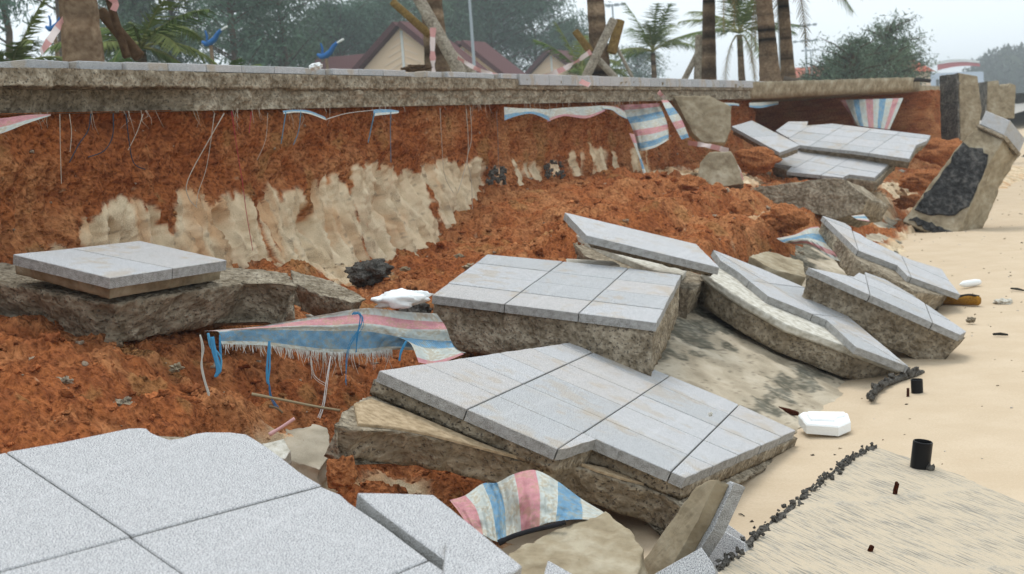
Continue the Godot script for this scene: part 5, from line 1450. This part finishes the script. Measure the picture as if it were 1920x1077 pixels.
	# masts and lamps
	mast("tall pale lamp mast rising behind the second house", 876, -60, 60.0, 0.075, [])
	mast("tall lamp mast just left of the strapped palm trunk", 1100, -60, 62.0, 0.08, [])
	mast("distant lamp mast with a cross arm above the crossed props", 1148, 8, 120.0, 0.10, [0.1])
	mast("thick grey lamp post rising between the two clustered palm trunks", 1462, -30, 33.0, 0.11, [])
	mast("twin-tier lamp mast standing alone in the white sky", 1509, 46, 140.0, 0.12, [0.1, 1.6])
	mast("short lamp mast right of the twin-tier mast", 1520, 93, 190.0, 0.12, [0.1])
	bracket("blue bracket street lamp left of the thick palm trunk", 106, 40, 26.0)
	bracket("blue bracket street lamp above the small low palm bush", 400, 68, 33.0)
	bracket("blue bracket street lamp above the low brown wing", 617, 92, 40.0)
	# casuarina wood behind
	var g1 := Color(0.088, 0.150, 0.105)
	var g2 := Color(0.110, 0.170, 0.110)
	var list := [[20, 62, 15, 3.4, 3200, 34, "open casuarina with sky showing through left of the thick palm trunk"], [120, 70, 16, 3.6, 3600, 40, "open casuarina right behind the thick palm trunk"], [225, 78, 17, 4.2, 7000, 70, "casuarina behind the thin dark prop"], [330, 80, 18, 4.6, 11000, 100, "broad casuarina above the small ragged palm"], [440, 74, 18, 3.8, 6500, 60, "casuarina with forked dark branches above the small low bush"], [535, 82, 16, 4.4, 11000, 100, "dense casuarina left of the low brown wing"], [640, 108, 10.5, 5.0, 11000, 100, "low rounded casuarina behind the low brown wing"], [735, 112, 11.5, 5.4, 12000, 110, "dense casuarina directly behind the first gabled house"], [830, 118, 13.5, 5.6, 13000, 120, "tall casuarina between the dark palm and the lamp mast"], [925, 120, 14.0, 5.8, 13000, 120, "tall casuarina behind the second gabled house"], [1005, 124, 12.6, 5.0, 12000, 110, "casuarina sloping down towards the strapped palm"], [1070, 130, 9.5, 3.6, 8000, 80, "small casuarina at the right end of the wood"], [1195, 150, 7.5, 3.0, 5000, 60, "hazy small casuarina behind the crossed props"], [480, 100, 15.0, 5.0, 10000, 100, "casuarina filling the gap behind the forked branches"], [690, 125, 11.0, 5.0, 10000, 100, "casuarina in the back row over the first house's ridge"], [880, 132, 13.5, 5.5, 12000, 110, "casuarina in the back row behind the lamp mast"], [270, 110, 15.0, 5.0, 9000, 90, "casuarina in the back row right of the thick palm trunk"], [590, 120, 9.0, 4.6, 9000, 90, "low casuarina in the back row over the low wing"]]
	for k in list.size():
		var e: Array = list[k]
		casuarina(e[6], e[0], e[1], e[2], e[3], e[4], 500 + k, g1.lerp(g2, float(k % 3) / 2.0), 2.1, e[5])
	# bushes at the right
	for e in [[1560, 62, 2.0, 1.5, "low casuarina bush left of the hazy thicket"], [1597, 58, 2.6, 1.6, "upright casuarina bush in the hazy thicket"], [1640, 60, 2.3, 1.7, "middle casuarina bush of the hazy thicket"], [1668, 64, 3.6, 1.9, "tallest wispy casuarina bush of the thicket"], [1690, 66, 2.4, 1.4, "right-hand casuarina bush of the thicket"], [1520, 80, 1.6, 1.5, "faint bush behind the branch on the far edge"]]:
		casuarina(e[4], e[0], e[1], e[2], e[3], 3800, int(e[0]), Color(0.12, 0.165, 0.11), 1.9, 54)
	make_far()
func make_far() -> void:
	# buildings beyond the bay
	var c := at_depth(1710, 140, 170.0)
	var t := thing("orange_roof_house", "small hazy house with an orange pyramid roof", "house", Vector3(c.x, 2, c.z))
	var b := MB.new()
	b.box(Vector3(c.x - 1.9, 0.5, c.z - 2), Vector3(3.8, 0, 0), Vector3(0, c.y - 0.3, 0), Vector3(0, 0, 4))
	part(t, "wall", b, M.cream)
	b = MB.new()
	var e := Vector3(c.x, c.y + 0.2, c.z)
	var k := [e + Vector3(-2.5, 0, 2.5), e + Vector3(2.5, 0, 2.5), e + Vector3(2.5, 0, -2.5), e + Vector3(-2.5, 0, -2.5)]
	for s in 4: b.tri(k[s], k[(s + 1) % 4], e + Vector3(0, 1.7, 0), Vector3.UP)
	part(t, "roof", b, M.orange_roof)
	for s in [-1.2, 0.3]:
		b = MB.new()
		b.box(Vector3(c.x + s, c.y - 1.4, c.z + 2), Vector3(0.9, 0, 0), Vector3(0, 1.0, 0), Vector3(0, 0, 0.05))
		part(t, "window", b, M.glass_dark)
	c = at_depth(1722, 135, 220.0)
	var z := at_depth(1838, 128, 235.0)
	t = thing("long_pavilion", "long hazy white building with a curved red and white roof", "building", Vector3(c.x, 1, c.z))
	b = MB.new()
	var d := z - c; d.y = 0
	b.box(Vector3(c.x, 0.3, c.z), d, Vector3(0, c.y - 0.6, 0), Vector3(0, 0, -8))
	part(t, "wall", b, M.pale_wall)
	b = MB.new()
	for s in 10:
		var f0 := s / 10.0; var f1 := (s + 1) / 10.0
		var y0 := c.y - 0.2 + 1.6 * sin(PI * (0.1 + 0.62 * f0)); var y1 := c.y - 0.2 + 1.6 * sin(PI * (0.1 + 0.62 * f1))
		var p0 := c + d * f0; var p1 := c + d * f1
		p0.y = y0; p1.y = y1
		b.quad(p0 + Vector3(0, 0, 1), p1 + Vector3(0, 0, 1), p1 + Vector3(0, 0.35, 1), p0 + Vector3(0, 0.35, 1), Vector3.BACK)
		b.quad(p0 + Vector3(0, 0.35, 1), p1 + Vector3(0, 0.35, 1), p1 + Vector3(0, 0.35, -9), p0 + Vector3(0, 0.35, -9), Vector3.UP)
	part(t, "roof", b, M.white_trim)
	b = MB.new()
	for s in range(3, 10):
		var f0 := s / 10.0; var f1 := (s + 1) / 10.0
		var y0 := c.y - 0.25 + 1.6 * sin(PI * (0.1 + 0.62 * f0)); var y1 := c.y - 0.25 + 1.6 * sin(PI * (0.1 + 0.62 * f1))
		var p0 := c + d * f0; var p1 := c + d * f1
		b.quad(Vector3(p0.x, y0 - 1.1 + f0 * 0.6, p0.z + 0.4), Vector3(p1.x, y1 - 1.1 + f1 * 0.6, p1.z + 0.4), Vector3(p1.x, y1, p1.z + 0.4), Vector3(p0.x, y0, p0.z + 0.4), Vector3.BACK)
	part(t, "red_band", b, M.red_paint)
	for s in 5:
		b = MB.new()
		b.box(Vector3(c.x, c.y - 2.4, c.z + 0.1) + d * (0.1 + 0.17 * s), d.normalized() * 1.0, Vector3(0, 1.1, 0), Vector3(0, 0, 0.06))
		part(t, "window", b, M.glass_dark)
	c = at_depth(1560, 140, 240.0)
	t = thing("orange_roof_house", "faint orange-roofed house behind the lamp masts", "house", Vector3(c.x, 1, c.z))
	b = MB.new()
	b.box(Vector3(c.x - 6, 0.5, c.z - 4), Vector3(11, 0, 0), Vector3(0, c.y - 0.8, 0), Vector3(0, 0, 4))
	part(t, "wall", b, M.cream)
	b = MB.new()
	b.box(Vector3(c.x - 6.5, c.y - 0.3, c.z + 0.6), Vector3(12, 0, 0), Vector3(0, 1.8, -3), Vector3(0, 0.15, 0.1))
	part(t, "roof", b, M.orange_roof)
	# far wooded shore
	rng.seed = 900
	b = MB.new()
	var nx := 60
	for j in 14:
		for i in nx:
			var p := at_depth(1450 + i * 12.0, 180, 300.0 + j * 14.0)
			var f := float(i) / nx
			var h := (2.0 + 13.0 * smoothstep(0.40, 0.62, f)) * sin(PI * clampf(j / 13.0, 0, 1)) * (0.75 + 0.5 * n1.get_noise_2d(i * 0.16, j * 0.3))
			b.vert(Vector3(p.x, 0.2 + maxf(0, h), p.z))
	b.grid(0, nx, 14, false, true)
	struct("hill", b, M.hill)
	b = MB.new()
	for k2 in 1500:
		var f := rng.randf()
		var j := rng.randf_range(0.0, 7.0)
		var p := at_depth(1450 + f * nx * 12.0, 180, 296.0 + j * 14.0)
		var h := (2.0 + 13.0 * smoothstep(0.40, 0.62, f)) * sin(PI * j / 13.0) * 0.8
		var top := h + rng.randf_range(1.0, 3.2) * (0.5 + f)
		if f < 0.45: top *= 0.5
		var cc := Color(0.045, 0.06, 0.042) * rng.randf_range(0.7, 1.4)
		for s in 26:
			var q := Vector3(p.x + rng.randfn() * 1.0, rng.randf_range(h * 0.6, top) , p.z + rng.randfn())
			var w := Vector3(rng.randfn(), rng.randfn() * 0.5, rng.randfn()).normalized() * 0.5
			b.tri(q - w, q + w, q + Vector3(rng.randfn() * 0.4, rng.randf_range(0.5, 1.3), rng.randfn() * 0.4), Vector3.UP, cc)
	var wood := single("far_wood", b, M.leaf, "hazy wooded hill across the bay reading as one mass", "wood")
	wood.set_meta("kind", "stuff")

# ---------------------------------------------------------------- all
func _ready() -> void:
	# camera
	var cam := Camera3D.new()
	cam.name = "camera"
	add_child(cam)
	cam.position = CC
	cam.rotation_degrees = Vector3(-6.13616, 22.10473, -4.0)
	CB = Basis.from_euler(Vector3(deg_to_rad(-6.13616), deg_to_rad(22.10473), deg_to_rad(-4.0)))
	cam.fov = 22.56
	cam.near = 0.1
	cam.far = 2000.0
	var lens := CameraAttributesPhysical.new()
	lens.frustum_focal_length = 60.2; lens.frustum_near = 0.1; lens.frustum_far = 2000.0
	lens.frustum_focus_distance = 5.6; lens.exposure_aperture = 8.0
	cam.attributes = lens
	cam.current = true
	# sky and exposure: a bright even overcast
	var env := Environment.new()
	env.background_mode = Environment.BG_SKY
	var sm := ProceduralSkyMaterial.new()
	sm.sky_top_color = Color(0.84, 0.875, 0.90)
	sm.sky_horizon_color = Color(0.845, 0.88, 0.90)
	sm.sky_curve = 0.2
	sm.ground_horizon_color = Color(0.80, 0.80, 0.78)
	sm.ground_bottom_color = Color(0.5, 0.48, 0.44)
	sm.sun_angle_max = 1.0
	var sky := Sky.new()
	sky.sky_material = sm
	env.sky = sky
	env.tonemap_mode = Environment.TONE_MAPPER_LINEAR
	env.tonemap_exposure = 1.64
	env.sdfgi_enabled = true; env.ssao_enabled = true; env.ssil_enabled = true
	env.fog_enabled = true
	env.fog_density = 0.0013
	env.fog_light_color = Color(0.95, 0.975, 0.99)
	var we := WorldEnvironment.new()
	we.name = "world"
	we.environment = env
	add_child(we)
	var sun := DirectionalLight3D.new()
	sun.name = "sun"
	sun.rotation_degrees = Vector3(-64, -150, 0)
	sun.light_energy = 0.35
	sun.light_angular_distance = 25.0
	sun.light_color = Color(1.0, 0.98, 0.95)
	sun.shadow_enabled = true
	sun.sky_mode = DirectionalLight3D.SKY_MODE_LIGHT_ONLY
	add_child(sun)
	n1.noise_type = FastNoiseLite.TYPE_SIMPLEX_SMOOTH
	n1.seed = 5; n1.frequency = 1.0; n1.fractal_octaves = 2
	nc.noise_type = FastNoiseLite.TYPE_CELLULAR
	nc.seed = 9; nc.frequency = 1.0; nc.fractal_type = FastNoiseLite.FRACTAL_NONE
	nc.cellular_return_type = FastNoiseLite.RETURN_DISTANCE
	rng.seed = 42
	make_materials()
	make_ground()
	make_promenade()
	make_revetment()
	make_background()
	rng.seed = 43
	make_slabs()
	make_sheets()
	make_litter()
